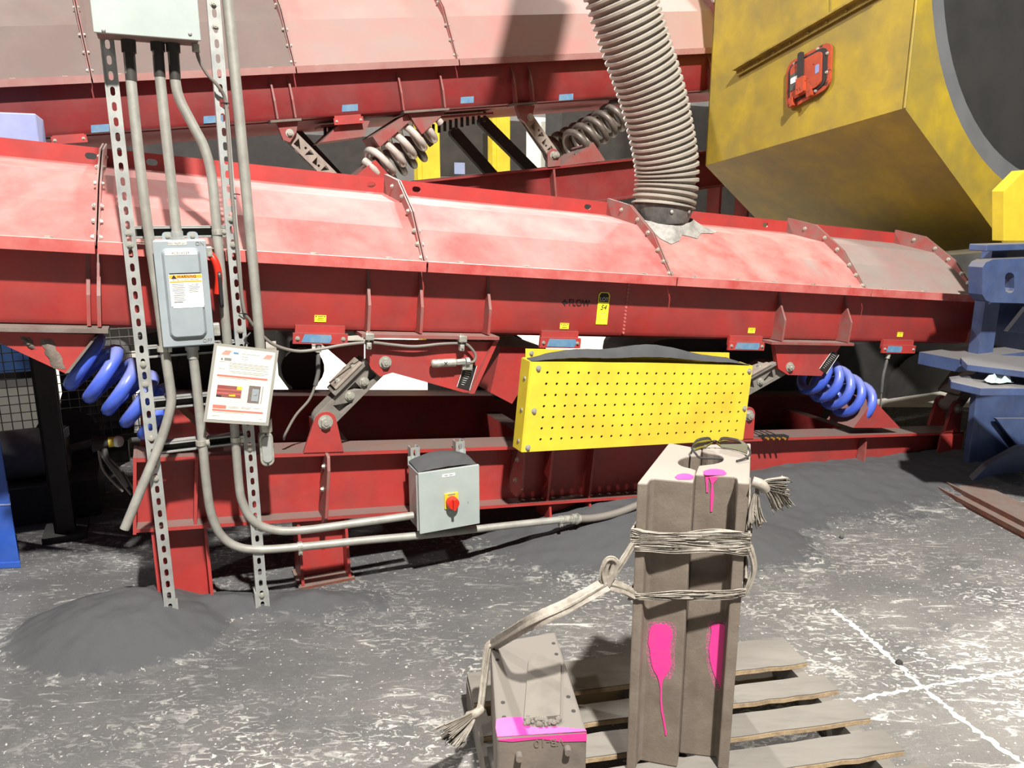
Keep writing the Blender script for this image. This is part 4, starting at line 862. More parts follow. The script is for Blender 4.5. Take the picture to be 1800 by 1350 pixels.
part(DC, 'hanging_tie', MB().tube(spline([RK.at(436, 604, DW+.002), RK.at(430, 598, RW+.03), RK.at(440, 585, RW+.004)], 5), .0035, 6), M['black'], 'black cable tie')

# ------------------------------------------------------------------ sensor cable, clamps, sensor
CP = [(345, 84, RW+.05), (350, 105, RW+.05), (364, 130, RW+.04), (384, 152, RW+.03), (396, 176, RW+.012), (400, 220, RW+.012), (408, 340, RW+.012), (417, 440, RW+.012), (428, 540, RW+.012), (438, 562, RW+.0), (452, 580, RW-.02), (480, 605, .1), (520, 617, .08), (560, 614, .075), (605, 606, .07), (650, 602, .065), (690, 606, .06), (730, 609, .06), (780, 604, .06), (815, 604, .06), (828, 612, .06), (836, 625, .06), (833, 635, .06), (822, 638, .06)]
L_ = spline([RK.at(*q) for q in CP], 6)
SC = thing('sensor_cable', 'thin grey cable from the junction box down the strut to a sensor on the bracket', 'cable', min(L_, key=lambda p: p.z))
part(SC, 'cable', MB().tube(L_, .0062, 8), M['cable'], smooth=True); part(SC, 'gland', MB().tube([RK.at(344, 78, RW+.05), RK.at(345, 92, RW+.05)], .013, 10), M['zinc'], smooth=True)
for x, y in ((398, 181), (417, 341), (430, 551)): part(SC, 'cable_tie', MB().tube([RK.at(x-10, y, RW+.006), RK.at(x, y, RW+.02), RK.at(x+5, y+1, RW+.012)], .002, 5), M['black'])
A, B = LT.at(762, 639, .06), LT.at(800, 637, .06)
sb = part(SC, 'sensor_body', MB().tube([A-U*.012, A-U*.008, A, B, B+U*.006], .018, 14, rr=[.006, .014, .018, .018, .013]), M['zinc'], 'cast grey sensor body', smooth=True)
part(sb, 'sensor_nut', MB().tube([B+U*.006, B+U*.045], .014, 6), M['galv']); part(sb, 'sensor_nut', MB().tube([B+U*.048, B+U*.065], .017, 8), M['galv'])
text(sb, 'X', (A+B)/2+N*.0175, U, Z, .026, M['ink']); part(sb, 'sensor_block', MB().box(LT, LT.px(812, 640, .05)[0], LT.px(830, 640, .05)[0], .028, .06, LT.px(812, 650, .05)[1], LT.px(812, 638, .05)[1]), M['zinc'], bevel=.003)
for x, y, wch in ((650, 593, 'left'), (814, 597, 'right')):
    a, v = LT.px(x, y, .085); bc = thing('beam_clamp', 'cast beam clamp holding the grey cable, the one %s' % ('nearer the rocker arm' if wch == 'left' else 'above the sensor'), 'clamp', LT.W(a, .08, v-.05), 'beam clamps on the bracket flange')
    part(bc, 'clamp_jaw', MB().box(LT, a-.018, a+.018, .045, .09, v-.012, v+.016), M['zinc'], bevel=.004); part(bc, 'hanger', MB().box(LT, a-.010, a+.010, .06, .085, v-.05, v-.022), M['zinc'], bevel=.003)
    bolt(bc, LT.W(a-.008, .075, v+.016), LT.e3, .009); bolt(bc, LT.W(a, .085, v-.035), N, .008); part(bc, 'stem', MB().cyl(LT.W(a, .07, v-.03), LT.W(a, .07, v-.008), .005, 8), M['zinc'])
# hanging cables with a braided grip
for pts, lab in ((((560, 606, .0), (559, 640, .0), (558, 662, .0), (545, 700, .0), (520, 730, .0), (502, 762, .0), (499, 772, -.02)), 'grey cable with a braided grip hanging between trough and base near the document'), (((1562, 622, .0), (1556, 645, .0), (1551, 670, .0), (1548, 715, -.03), (1552, 740, -.05)), 'grey cable hanging from the trough beside the right blue spring')):
    L_ = spline([LT.at(*q) for q in pts], 7); hc = thing('hanging_cable', lab, 'cable', L_[-1]); part(hc, 'cable', MB().tube(L_, .0055, 8), M['cable'], smooth=True)
    part(hc, 'braided_grip', MB().tube(L_[4:18], .009, 10), M['dullsteel'], smooth=True); part(hc, 'gland', MB().tube([L_[0], L_[3]], .012, 10), M['zinc'], smooth=True)

# ------------------------------------------------------------------ lot tag
a, v = LT.px(1060, 542, .003); tw, th_ = .031, .076
LG = thing('lot_tag', 'yellow paper lot tag numbered 54 on the red trough wall', 'tag', LT.W(a, .003, v-th_))
part(LG, 'tag_card', MB().ext(LT, 'w', [(a-tw, v-th_), (a+tw, v-th_), (a+tw, v+th_-.012), (a+tw-.011, v+th_), (a-tw+.011, v+th_), (a-tw, v+th_-.012)], .002, .0035), M['tagyellow'])
part(LG, 'tag_head', MB().ext(LT, 'w', [(a-tw+.006, v+th_-.046), (a+tw-.006, v+th_-.046), (a+tw-.006, v+th_-.014), (a+tw-.014, v+th_-.004), (a-tw+.014, v+th_-.004), (a-tw+.006, v+th_-.014)], .0035, .004), M['ink'], 'black tag head')
text(LG, 'LOT', LT.W(a, .004, v+th_-.034), LT.e1, LT.e3, .024, M['white']); text(LG, '54', LT.W(a, .0035, v+.004), LT.e1, LT.e3, .034, M['ink'], shear=.3)
for k in range(3): part(LG, 'written_line', MB().box(LT, a-.012+.004*k, a+.02, .0035, .004, v-.026-k*.009, v-.0245-k*.009), M['txt'])

# ------------------------------------------------------------------ control box on the base beam
bw0, bw1 = .045, .20
pts = [RK.px(*q, bw1) for q in ((735, 834), (841, 819), (845, 921), (739, 938))]
a0 = (pts[0][0]+pts[3][0])/2; a1 = (pts[1][0]+pts[2][0])/2; zt_ = (pts[0][1]+pts[1][1])/2; zb_ = (pts[2][1]+pts[3][1])/2
KB = thing('control_box', 'light grey control box with a red rotary switch mounted on the base beam', 'control box', RK.W((a0+a1)/2, bw0, zb_))
part(KB, 'body', MB().box(RK, a0+.004, a1-.004, bw0, bw1-.012, zb_+.003, zt_-.002), M['lightbox'], bevel=.002)
kd = part(KB, 'door', MB().box(RK, a0, a1, bw1-.014, bw1, zb_, zt_+.004), M['lightbox'], 'light grey hinged door', bevel=.002)
part(KB, 'hinge_pin', MB().cyl(RK.W(a0-.003, bw1-.018, zb_+.01), RK.W(a0-.003, bw1-.018, zt_-.01), .004, 8), M['galv'])
for t in (.2, .72): bolt(KB, RK.W(a1, bw1-.03, zb_+(zt_-zb_)*t), U, .012); 
x, y = RK.px(789, 835, bw1); part(kd, 'name_label', MB().box(RK, x-.03, x+.028, bw1, bw1+.001, y-.006, y+.006), M['white']); [part(kd, 'label_print', MB().box(RK, x+d0, x+d1, bw1+.001, bw1+.0014, y-.002, y+.002), M['txt']) for d0, d1 in ((-.02, -.004), (.002, .018))]
x, y = RK.px(793, 880, bw1); yp = part(kd, 'switch_plate', MB().ext(RK, 'w', rrect(x-.031, x+.031, y-.033, y+.036, .004), bw1, bw1+.006), M['yellow'], 'yellow switch plate', bevel=.001)
kn = part(kd, 'switch_knob', MB().tube([RK.W(x, bw1+.006, y-.004), RK.W(x, bw1+.03, y-.004), RK.W(x, bw1+.036, y-.004)], .027, 24, rr=[.027, .0265, .023]), M['redknob'], 'red round rotary knob', smooth=True); part(kn, 'knob_grip', MB().box(RK, x-.006, x+.006, bw1+.034, bw1+.05, y-.029, y+.021), M['redknob'], bevel=.002)
part(yp, 'switch_print', MB().box(RK, x-.016, x+.016, bw1+.006, bw1+.007, y+.027, y+.033), M['txt'])
for s_ in (.06, .94): part(KB, 'mounting_tab', MB().box(RK, a0+(a1-a0)*s_-.014, a0+(a1-a0)*s_+.014, bw0-.003, bw0, zt_-.01, zt_+.03), M['lightbox'])
rows = []; rnd = random.Random(2)
for i in range(9):
    t = i/8; rows.append([RK.W(a0+.006+(a1-a0-.012)*s_, bw0+(bw1-bw0-.016)*t, zt_-.001+.045*math.sin(math.pi*min(1, (s_*.92+.04)))**.7*math.sin(math.pi*(.08+.6*(1-t))) + .002*rnd.random()) for s_ in [k/12 for k in range(13)]])
single('sand_heap', MB().sheet(rows), M['sand'], 'dark sand heaped on top of the control box', 'sand', kind='stuff', smooth=True)
MR = thing('mounting_strut', 'left short strut carrying the control box', 'strut', RK.W(RK.px(728, 800, .04)[0], .03, .3), 'struts behind the control box'); strut(MR, RK, RK.px(728, 800, .045)[0]+.005, .044, zb_-.0, RK.px(728, 774, .045)[1])
MR = thing('mounting_strut', 'right short strut carrying the control box', 'strut', RK.W(RK.px(812, 800, .04)[0], .03, .3), 'struts behind the control box'); strut(MR, RK, RK.px(811, 800, .045)[0]-.005, .044, zb_-.0, RK.px(812, 774, .045)[1])

# ================================================================== PERFORATED GUARD
GW = .24
GQ = [V(RK.px(*q, GW)) for q in ((918, 795), (1306, 773), (1323, 643), (934, 636))]
def g2(s_, t): return GQ[0].lerp(GQ[1], s_).lerp(GQ[3].lerp(GQ[2], s_), t)
GD = thing('belt_guard', 'bright yellow perforated guard box bolted to the base of the lower conveyor', 'guard', RK.W(g2(.5, 0).x, GW-.1, g2(.5, 0).y))
m = MB(); NX, NY = 24, 9; ta, tb_ = .0, 1.0
sx0, sx1 = .068, .957; sy0, sy1 = .135, .885
gx = [0] + [sx0+(sx1-sx0)*(k-.5)/21 for k in range(0, 23)] + [1]; gx[1] = max(.02, gx[1]); gy = [0] + [sy0+(sy1-sy0)*(k-.5)/6 for k in range(0, 8)] + [1]
for i in range(len(gx)-1):
    for j in range(len(gy)-1):
        c4_ = [tuple(g2(x, y)) for x, y in ((gx[i], gy[j]), (gx[i+1], gy[j]), (gx[i+1], gy[j+1]), (gx[i], gy[j+1]))]
        hole = 1 <= i <= len(gx)-3 and 1 <= j <= len(gy)-3
        c = g2((gx[i]+gx[i+1])/2, (gy[j]+gy[j+1])/2)
        m.ext(RK, 'w', c4_, GW-.004, GW, [circ(c.x, c.y, .0062, 8)] if hole else ())
gp = part(GD, 'perforated_front', m, M['yellow'], 'yellow front panel with rows of round holes')
def gw(s_, t, w): p = g2(s_, t); return RK.W(p.x, w, p.y)
part(GD, 'side_panel', slab([gw(0, 0, GW-.004), gw(0, 1, GW-.004), gw(0, 1, .15), gw(0, 0, .15)], .004), M['yellow'])
part(GD, 'side_panel', slab([gw(1, 0, .15), gw(1, 1, .15), gw(1, 1, GW-.004), gw(1, 0, GW-.004)], .004), M['yellow'])
part(GD, 'top_panel', slab([gw(0, .985, GW-.004), gw(1, .985, GW-.004), gw(1, 1, .15), gw(0, 1, .15)], .004), M['yellow'])
ap = [V(RK.px(*q, .15)) for q in ((924, 632), (1282, 640), (1282, 620), (924, 613))]
bk = part(GD, 'back_flange', MB().ext(RK, 'w', [tuple(p) for p in ap], .146, .15), M['yellow'], 'yellow rear flange of the guard')
for x, y in ((934, 621), (1025, 622)): bolt(bk, RK.at(x, y, .15), N, .011)
for s_, t in ((.03, .93), (.03, .46), (.02, .05), (.985, .93), (.985, .43)): bolt(gp, gw(s_, t, GW), N, .013)
for t in (.1, .45, .8): cap(GD, gw(0, t, .20), -U, .01)
part(GD, 'inner_liner', slab([gw(.01, .02, .155), gw(.99, .02, .155), gw(.99, .97, .155), gw(.01, .97, .155)], .003), M['darksteel'])
rows = []; rnd = random.Random(6)
for i in range(8):
    t = i/7; r_ = []
    for k in range(41):
        s_ = k/40; hgt = .028 + .055*math.exp(-((s_-.52)/.22)**2) + .018*math.exp(-((s_-.2)/.1)**2); hgt *= min(1, s_*12, (1-s_)*10)
        r_.append(gw(.005+.99*s_, .99, .152+(GW-.16)*t) + Z*(.004+hgt*max(0, math.sin(math.pi*(.12+.82*(1-t)))) + .002*rnd.random()))
    rows.append(r_)
single('sand_heap', MB().sheet(rows), M['sand'], 'long dark sand heap lying on top of the yellow guard', 'sand', kind='stuff', smooth=True)

# ================================================================== PALLET
PO = onz(1372, 1120, .13); ang = math.radians(11); pe = V((math.cos(ang), math.sin(ang), 0)); pd = V((math.sin(ang), -math.cos(ang), 0)); PF = Fr(o=V((PO.x, PO.y, 0)), e=(pe, pd, Z))
PL = thing('wooden_pallet', 'dusty wooden pallet under the iron dies on the floor', 'pallet', PO-Z*.13-pe*.5+pd*.45)
rnd = random.Random(12); edges = [(0.0, .155), (.225, .308), (.355, .445), (.497, .588), (.64, .73), (.78, .88)]
for k, (d0, d1) in enumerate(edges):
    n = 24; top_ = []; L0, L1 = -1.10+rnd.uniform(-.01, .01), rnd.uniform(-.005, .015)+.012*k
    lo = [(L0+(L1-L0)*i/n, d0+rnd.uniform(-.002, .002)) for i in range(n+1)]; hi = [(L0+(L1-L0)*i/n, d1+rnd.uniform(-.003, .003)) for i in range(n, -1, -1)]
    sl = part(PL, 'slat', MB().ext(PF, 'v', lo+hi, .112, .13), M['wood'], 'grey dusty top slat')
    part(sl, 'split_edge', MB().ext(PF, 'v', [(x, y+.0015) for x, y in hi[::-1]] + [(x, y-.002) for x, y in hi], .113, .126), M['woodend'])
for a in (-1.085, -.57, -.03):
    part(PL, 'stringer', MB().box(PF, a-.019, a+.019, .005, .875, .017, .112), M['wood'])
for d0 in (.0, .4, .78): part(PL, 'bottom_slat', MB().box(PF, -1.1, .0, d0, d0+.09, .0, .017), M['wood'])

# ================================================================== DIES
ZT, ZB = .94, .131
def pz(x, y): p = onz(x, y, ZT); return p.x, p.y
def die(name, label, pts, notch, grp):
    poly = [pz(*q) for q in pts]
    o = thing(name, label, 'iron die', (sum(p[0] for p in poly)/len(poly), sum(p[1] for p in poly)/len(poly), ZB), grp)
    part(o, 'casting', MB().ext(WORLD, 'v', poly, ZB, ZT), M['die'], 'dusty brown iron casting', bevel=.004); return o, poly
def arc(cxp, cyp, rx, ry, t0, t1, n=9): return [(cxp+rx*math.cos(math.radians(t0+(t1-t0)*k/n)), cyp+ry*math.sin(math.radians(t0+(t1-t0)*k/n))) for k in range(n+1)]
# left: flange, step, recessed band, joint edge with half-round notch, back
DL, pl_ = die('iron_die', 'upright iron die standing on the pallet, left of the pair', [(1120, 849), (1138, 850), (1143, 843), (1148, 841), (1219, 847.5)] + [(1224, 826)] + arc(1229, 812, 37, 11.5, 115, 255, 9)[0:] + [(1231, 800), (1234, 789), (1176, 778)], None, 'pair of iron dies')
DR, pr_ = die('iron_die', 'upright iron die standing on the pallet, right of the pair under the glasses', [(1222, 834), (1293, 838), (1296, 842), (1297, 848.5), (1318, 849.5), (1320, 779), (1237, 781)] + [(1234, 793)] + arc(1235, 806, 37, 10.5, -75, 75, 9) + [(1228, 818)], None, 'pair of iron dies')
# sprayed paint: thin irregular skins on the faces
def blob(par, f, ctr, prof, seed, name='spray_paint', t=.0012, jit=.12):
    rnd = random.Random(seed); pts = []
    L = [(y, x0) for y, x0, x1 in prof]; Rr = [(y, x1) for y, x0, x1 in prof]
    P = [(x0*(1+rnd.uniform(-jit, jit)), y) for y, x0, x1 in prof] + [(x1*(1+rnd.uniform(-jit, jit)), y) for y, x0, x1 in reversed(prof)]
    return part(par, name, MB().ext(f, 'w', [(ctr[0]+x, ctr[1]+y) for x, y in P], .0005, .0005+t), M['pink'], 'pink spray paint')
def face(p0, p1):
    p0 = V((p0[0], p0[1], 0)); p1 = V((p1[0], p1[1], 0)); e = (p1-p0).normalized(); n_ = V((e.y, -e.x, 0)); return Fr(o=p0, e=(e, n_, Z))
fL = face(pl_[3], pl_[4]); fR_ = face(pr_[0], pr_[1])
def onface(f, x, y): return f.px(x, y, 0)
def pxblob(par, f, rowsp, seed, name='spray_paint'):
    L = []; Rr = []; rnd = random.Random(seed)
    for y, x0, x1 in rowsp:
        L.append(f.px(x0+rnd.uniform(-.8, .8), y, 0)); Rr.append(f.px(x1+rnd.uniform(-.8, .8), y, 0))
    part(par, name, MB().ext(f, 'w', L+Rr[::-1], .0008, .002), M['pink'], 'pink spray paint')
    if len(rowsp) > 8:
        big = [r_ for r_ in rowsp if r_[2]-r_[1] > 8]; y0, y1 = big[0][0], big[-1][0]; Q_ = []
        for sd_ in (1, 2):
            q_ = [f.px(r_[sd_]+(-7 if sd_ == 1 else min(7, 1288-r_[sd_]))+rnd.uniform(-1.5, 1.5), y0-5+(r_[0]-y0)*1.12, 0) for r_ in big]; Q_ += q_ if sd_ == 1 else q_[::-1]
        part(par, 'overspray', MB().add([f.W(x, .0005, y) for x, y in Q_], [tuple(range(len(Q_)))]), M['overspray'], 'speckled pink overspray')
pxblob(DL, fL, [(1097, 1152, 1170), (1100, 1145, 1176), (1108, 1142, 1181), (1118, 1140, 1182), (1130, 1140, 1180), (1142, 1142, 1178), (1155, 1143, 1180), (1168, 1146, 1180), (1178, 1150, 1176), (1188, 1155, 1170), (1196, 1159, 1165), (1210, 1160, 1164), (1230, 1161, 1164), (1250, 1163, 1166), (1268, 1166, 1169), (1284, 1169, 1172), (1292, 1170, 1172)], 1)
pxblob(DR, fR_, [(1096, 1254, 1268), (1100, 1250, 1276), (1110, 1250, 1284), (1125, 1248, 1284), (1140, 1246, 1284), (1160, 1248, 1284), (1175, 1252, 1284), (1190, 1257, 1284), (1200, 1262, 1283), (1208, 1266, 1281), (1215, 1268, 1275), (1240, 1268, 1274), (1250, 1269, 1273), (1280, 1270, 1273), (1310, 1270, 1273), (1330, 1270, 1273)], 2)
pxblob(DR, fR_, [(838, 1246, 1262), (842, 1248, 1260), (850, 1250, 1254), (870, 1250, 1254), (899, 1249, 1252)], 3); pxblob(DR, fR_, [(838, 1240, 1246), (850, 1241, 1245), (865, 1242, 1245)], 4)
def topblob(par, cxp, cyp, rx, ry, clipy, seed):
    rnd = random.Random(seed); pts = [onz(cxp+rx*math.cos(2*math.pi*k/20)*(1+rnd.uniform(-.08, .08)), min(clipy, cyp+ry*math.sin(2*math.pi*k/20)), ZT) for k in range(20)]
    part(par, 'spray_paint', MB().ext(WORLD, 'v', [(p.x, p.y) for p in pts], ZT+.0005, ZT+.0015), M['pink'], 'pink spray paint')
topblob(DL, 1203, 839, 16, 6, 843.5, 5); topblob(DR, 1256, 832, 20, 7, 836, 6)
# ------------------------------------------------------------------ twisted wrap around the dies
ring = [pl_[0], pl_[1], pr_[3], pr_[4], pr_[5], pl_[-1]]
cxr = sum(p[0] for p in ring)/6; cyr = sum(p[1] for p in ring)/6
ring = [V((p[0]+(p[0]-cxr)*.035, p[1]+(p[1]-cyr)*.035, 0)) for p in ring]
def zat(x, y, p):                     # height of a pixel row at plan point p
    d = ray(x, y); return (C0 + d*(p.y/d.y)).z
def band(par, ycorn, hw, n, seed):
    """a band of pleated film around the pair"""
    rnd = random.Random(seed); zc = [zat(x, y, p) for (x, y), p in zip(ycorn, ring[:4])]; zc += [zc[3]+.02, zc[0]+.02]
    base_ = [V((p.x, p.y, z)) for p, z in zip(ring, zc)]; m_ = n*4; ph = [rnd.uniform(0, 6.3) for _ in range(m_+1)]; rows = []; J = 0
    for i in range(6):
        A, B = base_[i], base_[(i+1) % 6]; ns = 16 if i in (1, 4) else 5
        for q in range(ns):
            t = q/ns; p = A.lerp(B, t); nn = V((p.x-cxr, p.y-cyr, 0)).normalized(); J += 1; r_ = []
            pinch = .82 + .18*math.sin(J*.35+seed)
            for k in range(m_+1):
                f = k/m_*2-1; r_.append(p + Z*(f*hw*pinch + .002*math.sin(J*.5+ph[k])) + nn*(.003 + .0045*math.sin(k*1.9+.8*math.sin(J*.22+k*.31)) + .002*(1-f*f)))
            rows.append(r_)
    rows.append(rows[0]); o = part(par, 'film_band', MB().sheet(rows), M['wrap'], 'pleated band of plastic film', smooth=False)
    for f in o.data.polygons: f.use_smooth = True
    sd = o.modifiers.new('thickness', 'SOLIDIFY'); sd.thickness = .002
WR = thing('twisted_wrap', 'twisted grey plastic wrap tied around both iron dies and the block', 'plastic wrap', (ring[0].x, ring[0].y, .4))
band(WR, [(1115, 944), (1138, 946), (1297, 947), (1320, 947)], .024, 9, 1)
band(WR, [(1115, 958), (1138, 958), (1297, 964), (1320, 962)], .018, 5, 5)
band(WR, [(1112, 1047), (1138, 1048), (1297, 1044), (1316, 1040)], .014, 6, 2)
def rope(pts, r, n, seed, spread, rr=None, name='film_strand'):
    """one twisted, pleated strand of film"""
    rnd = random.Random(seed); L = spline(pts, 10); seg = 22; R0 = r + spread*.75; pl = 5; rings_ = []
    ref = (L[1]-L[0]).orthogonal().normalized()
    for i, p in enumerate(L):
        t = (L[min(i+1, len(L)-1)]-L[max(i-1, 0)]).normalized(); ref = (ref-t*ref.dot(t)).normalized(); b_ = t.cross(ref); u_ = i/(len(L)-1); s_ = rr(u_) if rr else 1; row = []
        for k in range(seg):
            an = 2*math.pi*k/seg; q = R0*s_*(1+.30*math.sin(pl*an+seed+u_*2.2)+.06*rnd.uniform(-1, 1))
            row.append(p + ref*math.cos(an)*q + b_*math.sin(an)*q*.6)
        rings_.append(row)
    vs_ = [p for r_ in rings_ for p in r_]; m_ = MB(); n_ = len(L)
    m_.add(vs_, [(i*seg+k, i*seg+(k+1) % seg, (i+1)*seg+(k+1) % seg, (i+1)*seg+k) for i in range(n_-1) for k in range(seg)] + [tuple(range(seg)), tuple((n_-1)*seg+k for k in range(seg))])
    part(WR, name, m_, M['wrap'], smooth=True)
def fan(p0, p1, p2, wv, seed, m_=26, name='film_tail'):
    """a frayed tail: film gathered at p0 and spread along wv at p2"""
    rnd = random.Random(seed); rows = []; wv = V(wv); d = (V(p2)-V(p0)).normalized(); nn = d.cross(wv).normalized(); L = spline([p0, p1, p2], 7); ends = [rnd.uniform(.82, 1.08) for _ in range(m_+1)]
    for i, p in enumerate(L):
        t = i/(len(L)-1); r_ = []
        for k in range(m_+1):
            f = k/m_-.5; e = 1 if t < .7 else 1+(ends[k]-1)*(t-.7)/.3
            r_.append(V(p0).lerp(p, e) + wv*f*(.12+.88*t) + nn*(.004+.008*t)*math.sin(k*2.4+seed+1.5*t))
        rows.append(r_)
    o = part(WR, name, MB().sheet(rows), M['wrap'], 'frayed film tail', smooth=False)
    for f in o.data.polygons: f.use_smooth = True
    sd = o.modifiers.new('thickness', 'SOLIDIFY'); sd.thickness = .0018
def aty(x, y, Y): d = ray(x, y); return C0 + d*(Y/d.y)
Yd = ring[0].y
rope([aty(1114, 1045, Yd), aty(1095, 1035, Yd-.02), aty(1068, 1026, Yd-.04)], .005, 6, 11, .009)
rope([aty(1114, 955, Yd), aty(1095, 985, Yd-.02), aty(1068, 1024, Yd-.04)], .005, 5, 12, .006)
BT = .36
rope([aty(1066, 1026, Yd-.04), aty(1000, 1063, Yd-.06), aty(930, 1095, Yd-.04), onz(868, 1132, BT+.012)], .006, 8, 13, .012)
rope([aty(1066, 1026, Yd-.04), aty(1062, 1004, Yd-.04), aty(1070, 985, Yd-.04), aty(1080, 988, Yd-.04), aty(1076, 1006, Yd-.04), aty(1066, 1026, Yd-.04)], .006, 5, 14, .008)
rope([onz(868, 1132, BT+.012), onz(858, 1138, BT), aty(852, 1180, 1.96), aty(845, 1240, 1.92), aty(836, 1256, 1.9)], .005, 6, 15, .008)
k0 = aty(836, 1252, 1.9); part(WR, 'knot', MB().tube(spline([k0+V((-.02, 0, -.012)), k0+V((0, -.012, .004)), k0+V((.02, 0, .014))], 5), .013, 10), M['wrap'], smooth=True)
fan(k0, aty(818, 1276, 1.86), aty(790, 1308, 1.82), V((.055, .01, -.035)), 3); fan(k0, aty(812, 1268, 1.85), aty(778, 1290, 1.80), V((.035, .0, -.04)), 8)
k1 = V((ring[3].x+.012, ring[3].y-.005, zat(1330, 852, ring[3]))); part(WR, 'knot', MB().tube(spline([k1+V((-.012, 0, .01)), k1+V((.008, -.006, .004)), k1+V((.02, 0, -.01))], 5), .013, 10), M['wrap'], smooth=True)
fan(k1, aty(1352, 852, ring[3].y), aty(1386, 855, ring[3].y), V((.0, .012, .05)), 5); fan(k1, aty(1354, 858, ring[3].y), aty(1376, 893, ring[3].y+.01), V((.055, .0, .02)), 6)
fan(k1, aty(1326, 890, ring[3].y), aty(1329, 925, ring[3].y), V((.045, .0, .01)), 7)
rope([V((ring[3].x+.006, ring[3].y, zat(1318, 960, ring[3]))), aty(1326, 1000, ring[3].y), V((ring[3].x+.006, ring[3].y, zat(1316, 1042, ring[3])))], .005, 4, 90, .005)

# ------------------------------------------------------------------ safety glasses
g0 = onz(1259, 795, ZT); SG = thing('safety_glasses', 'tinted wraparound safety glasses lying on the right iron die', 'safety glasses', (g0.x, g0.y, ZT))
def lens(sg):
    rows = []
    for i in range(11):
        t = i/10; an = t*1.05; x = sg*(.006 + .070*math.sin(an)/math.sin(1.05)); y = -.055*(1-math.cos(an))/(1-math.cos(1.05))
        hgt = .040*(1-.5*max(0, t-.6)**1.5*2) * (1 if t > .12 else .55+.45*t/.12); z0 = .004 + .012*max(0, 1-t*5)
        rows.append([g0 + V((x, y + .030 - .012*q, z0 + (hgt-z0)*q)) for q in (0, .25, .5, .75, 1)])
    m = MB().sheet(rows); return m, rows
for sg in (-1, 1):
    m, rows = lens(sg); l_ = part(SG, 'lens', m, M['lens'], 'tinted lens', smooth=True); sd = l_.modifiers.new('thickness', 'SOLIDIFY'); sd.thickness = .002
    part(l_, 'lens_rim', MB().tube([r[0] for r in rows], .0012, 5), M['black'])
    p = rows[-1][3]; e_ = p+V((-sg*.004, -.03, -.006)); f_ = g0+V((sg*.058, -.072, .008)); h_ = g0+V((sg*.03, -.088, .005))
    part(SG, 'temple', MB().tube(spline([p, e_, f_, h_] if sg > 0 else [p, e_, f_, g0+V((-.002, -.07, .006))], 5), .0028, 6), M['darksteel'], 'dark temple arm', smooth=True)
part(SG, 'nose_bridge', MB().tube(spline([g0+V((-.012, .028, .02)), g0+V((0, .024, .026)), g0+V((.012, .028, .02))], 4), .002, 6), M['black'])

# ------------------------------------------------------------------ iron block with cardboard
bq = [onz(x, y, BT) for x, y in ((873, 1298), (1032, 1286), (976, 1110), (862, 1130))]
BK = thing('iron_block', 'low dusty iron block on the pallet with pink painted front edge', 'iron block', (bq[0].x+.1, bq[0].y+.2, .131))
part(BK, 'casting', MB().ext(WORLD, 'v', [(p.x, p.y) for p in bq], .131, BT), M['block'], 'dusty iron casting', bevel=.006)
for x, y in ((869, 1141), (874, 1160), (884, 1235), (886, 1261), (973, 1131), (978, 1150), (999, 1225), (1008, 1250)):
    p = onz(x, y, BT); part(BK, 'bolt_hole', MB().tube([p+Z*.0004, p+Z*.0014], .0055, 10), M['darksteel'])
tp = [(874, 1296), (871, 1280), (872, 1266), (885, 1262), (919, 1261), (922, 1276), (945, 1280), (975, 1278), (1000, 1280), (1029, 1283), (1031, 1286)]
part(BK, 'spray_paint', MB().ext(WORLD, 'v', [(onz(x, y, BT).x, onz(x, y, BT).y) for x, y in tp], BT+.0005, BT+.0015), M['pink'], 'pink spray paint')
ff = face((bq[0].x, bq[0].y), (bq[1].x, bq[1].y))
part(BK, 'spray_paint', MB().ext(ff, 'w', [ff.px(*q, 0) for q in ((876, 1301), (900, 1303), (950, 1298), (985, 1303), (1031, 1302), (1031, 1288), (876, 1299))], .0008, .002), M['pink'])
for x, y in ((912, 1326), (997, 1315)):
    p = ff.at(x, y, 0); part(BK, 'peg', MB().tube([p, p+ff.e2*.018], .009, 12), M['block'], smooth=True)
p = ff.at(965, 1304, .0); text(BK, 'VB-10', p, -ff.e1, -Z, .03, M['die'], off=.002)
cq = [onz(x, y, BT) for x, y in ((921, 1268), (984, 1262), (986, 1168), (935, 1150), (929, 1165))]
single('cardboard_strip', MB().ext(WORLD, 'v', [(p.x, p.y) for p in cq], BT+.0005, BT+.008), M['cardboard'], 'torn strip of dusty cardboard on the iron block', 'cardboard')
rnd = random.Random(8); m = MB()
for k in range(38):
    p = onz(922+rnd.random()*62, 1270-rnd.uniform(-6, 8), BT+.002); q_ = rnd.uniform(.003, .008); m.tube([p, p+Z*q_*.7, p+Z*q_*1.2], q_, 6, rr=[q_*rnd.uniform(.8, 1.3), q_, q_*.4])
single('dirt_crumbs', m, M['cardboard'], 'crumbly dirt along the torn end of the cardboard strip', 'dirt', kind='stuff')
# small bolt and pebble on the floor
p = onz(1479, 947); lbolt = single('loose_ball', MB().tube([p+Z*z for z in (0, .004, .011, .018, .022)], .011, 12, rr=[.004, .009, .011, .009, .003]), M['dullsteel'], 'small grey ball lying in the black sand right of the dies', 'ball', smooth=True)
p = onz(1580, 1168); single('pebble', MB().tube([p+V((0, 0, z)) for z in (0, .006, .014, .019)], .013, 7, rr=[.010, .014, .010, .003]), M['darksteel'], 'dark pebble beside the white floor joint', 'pebble')

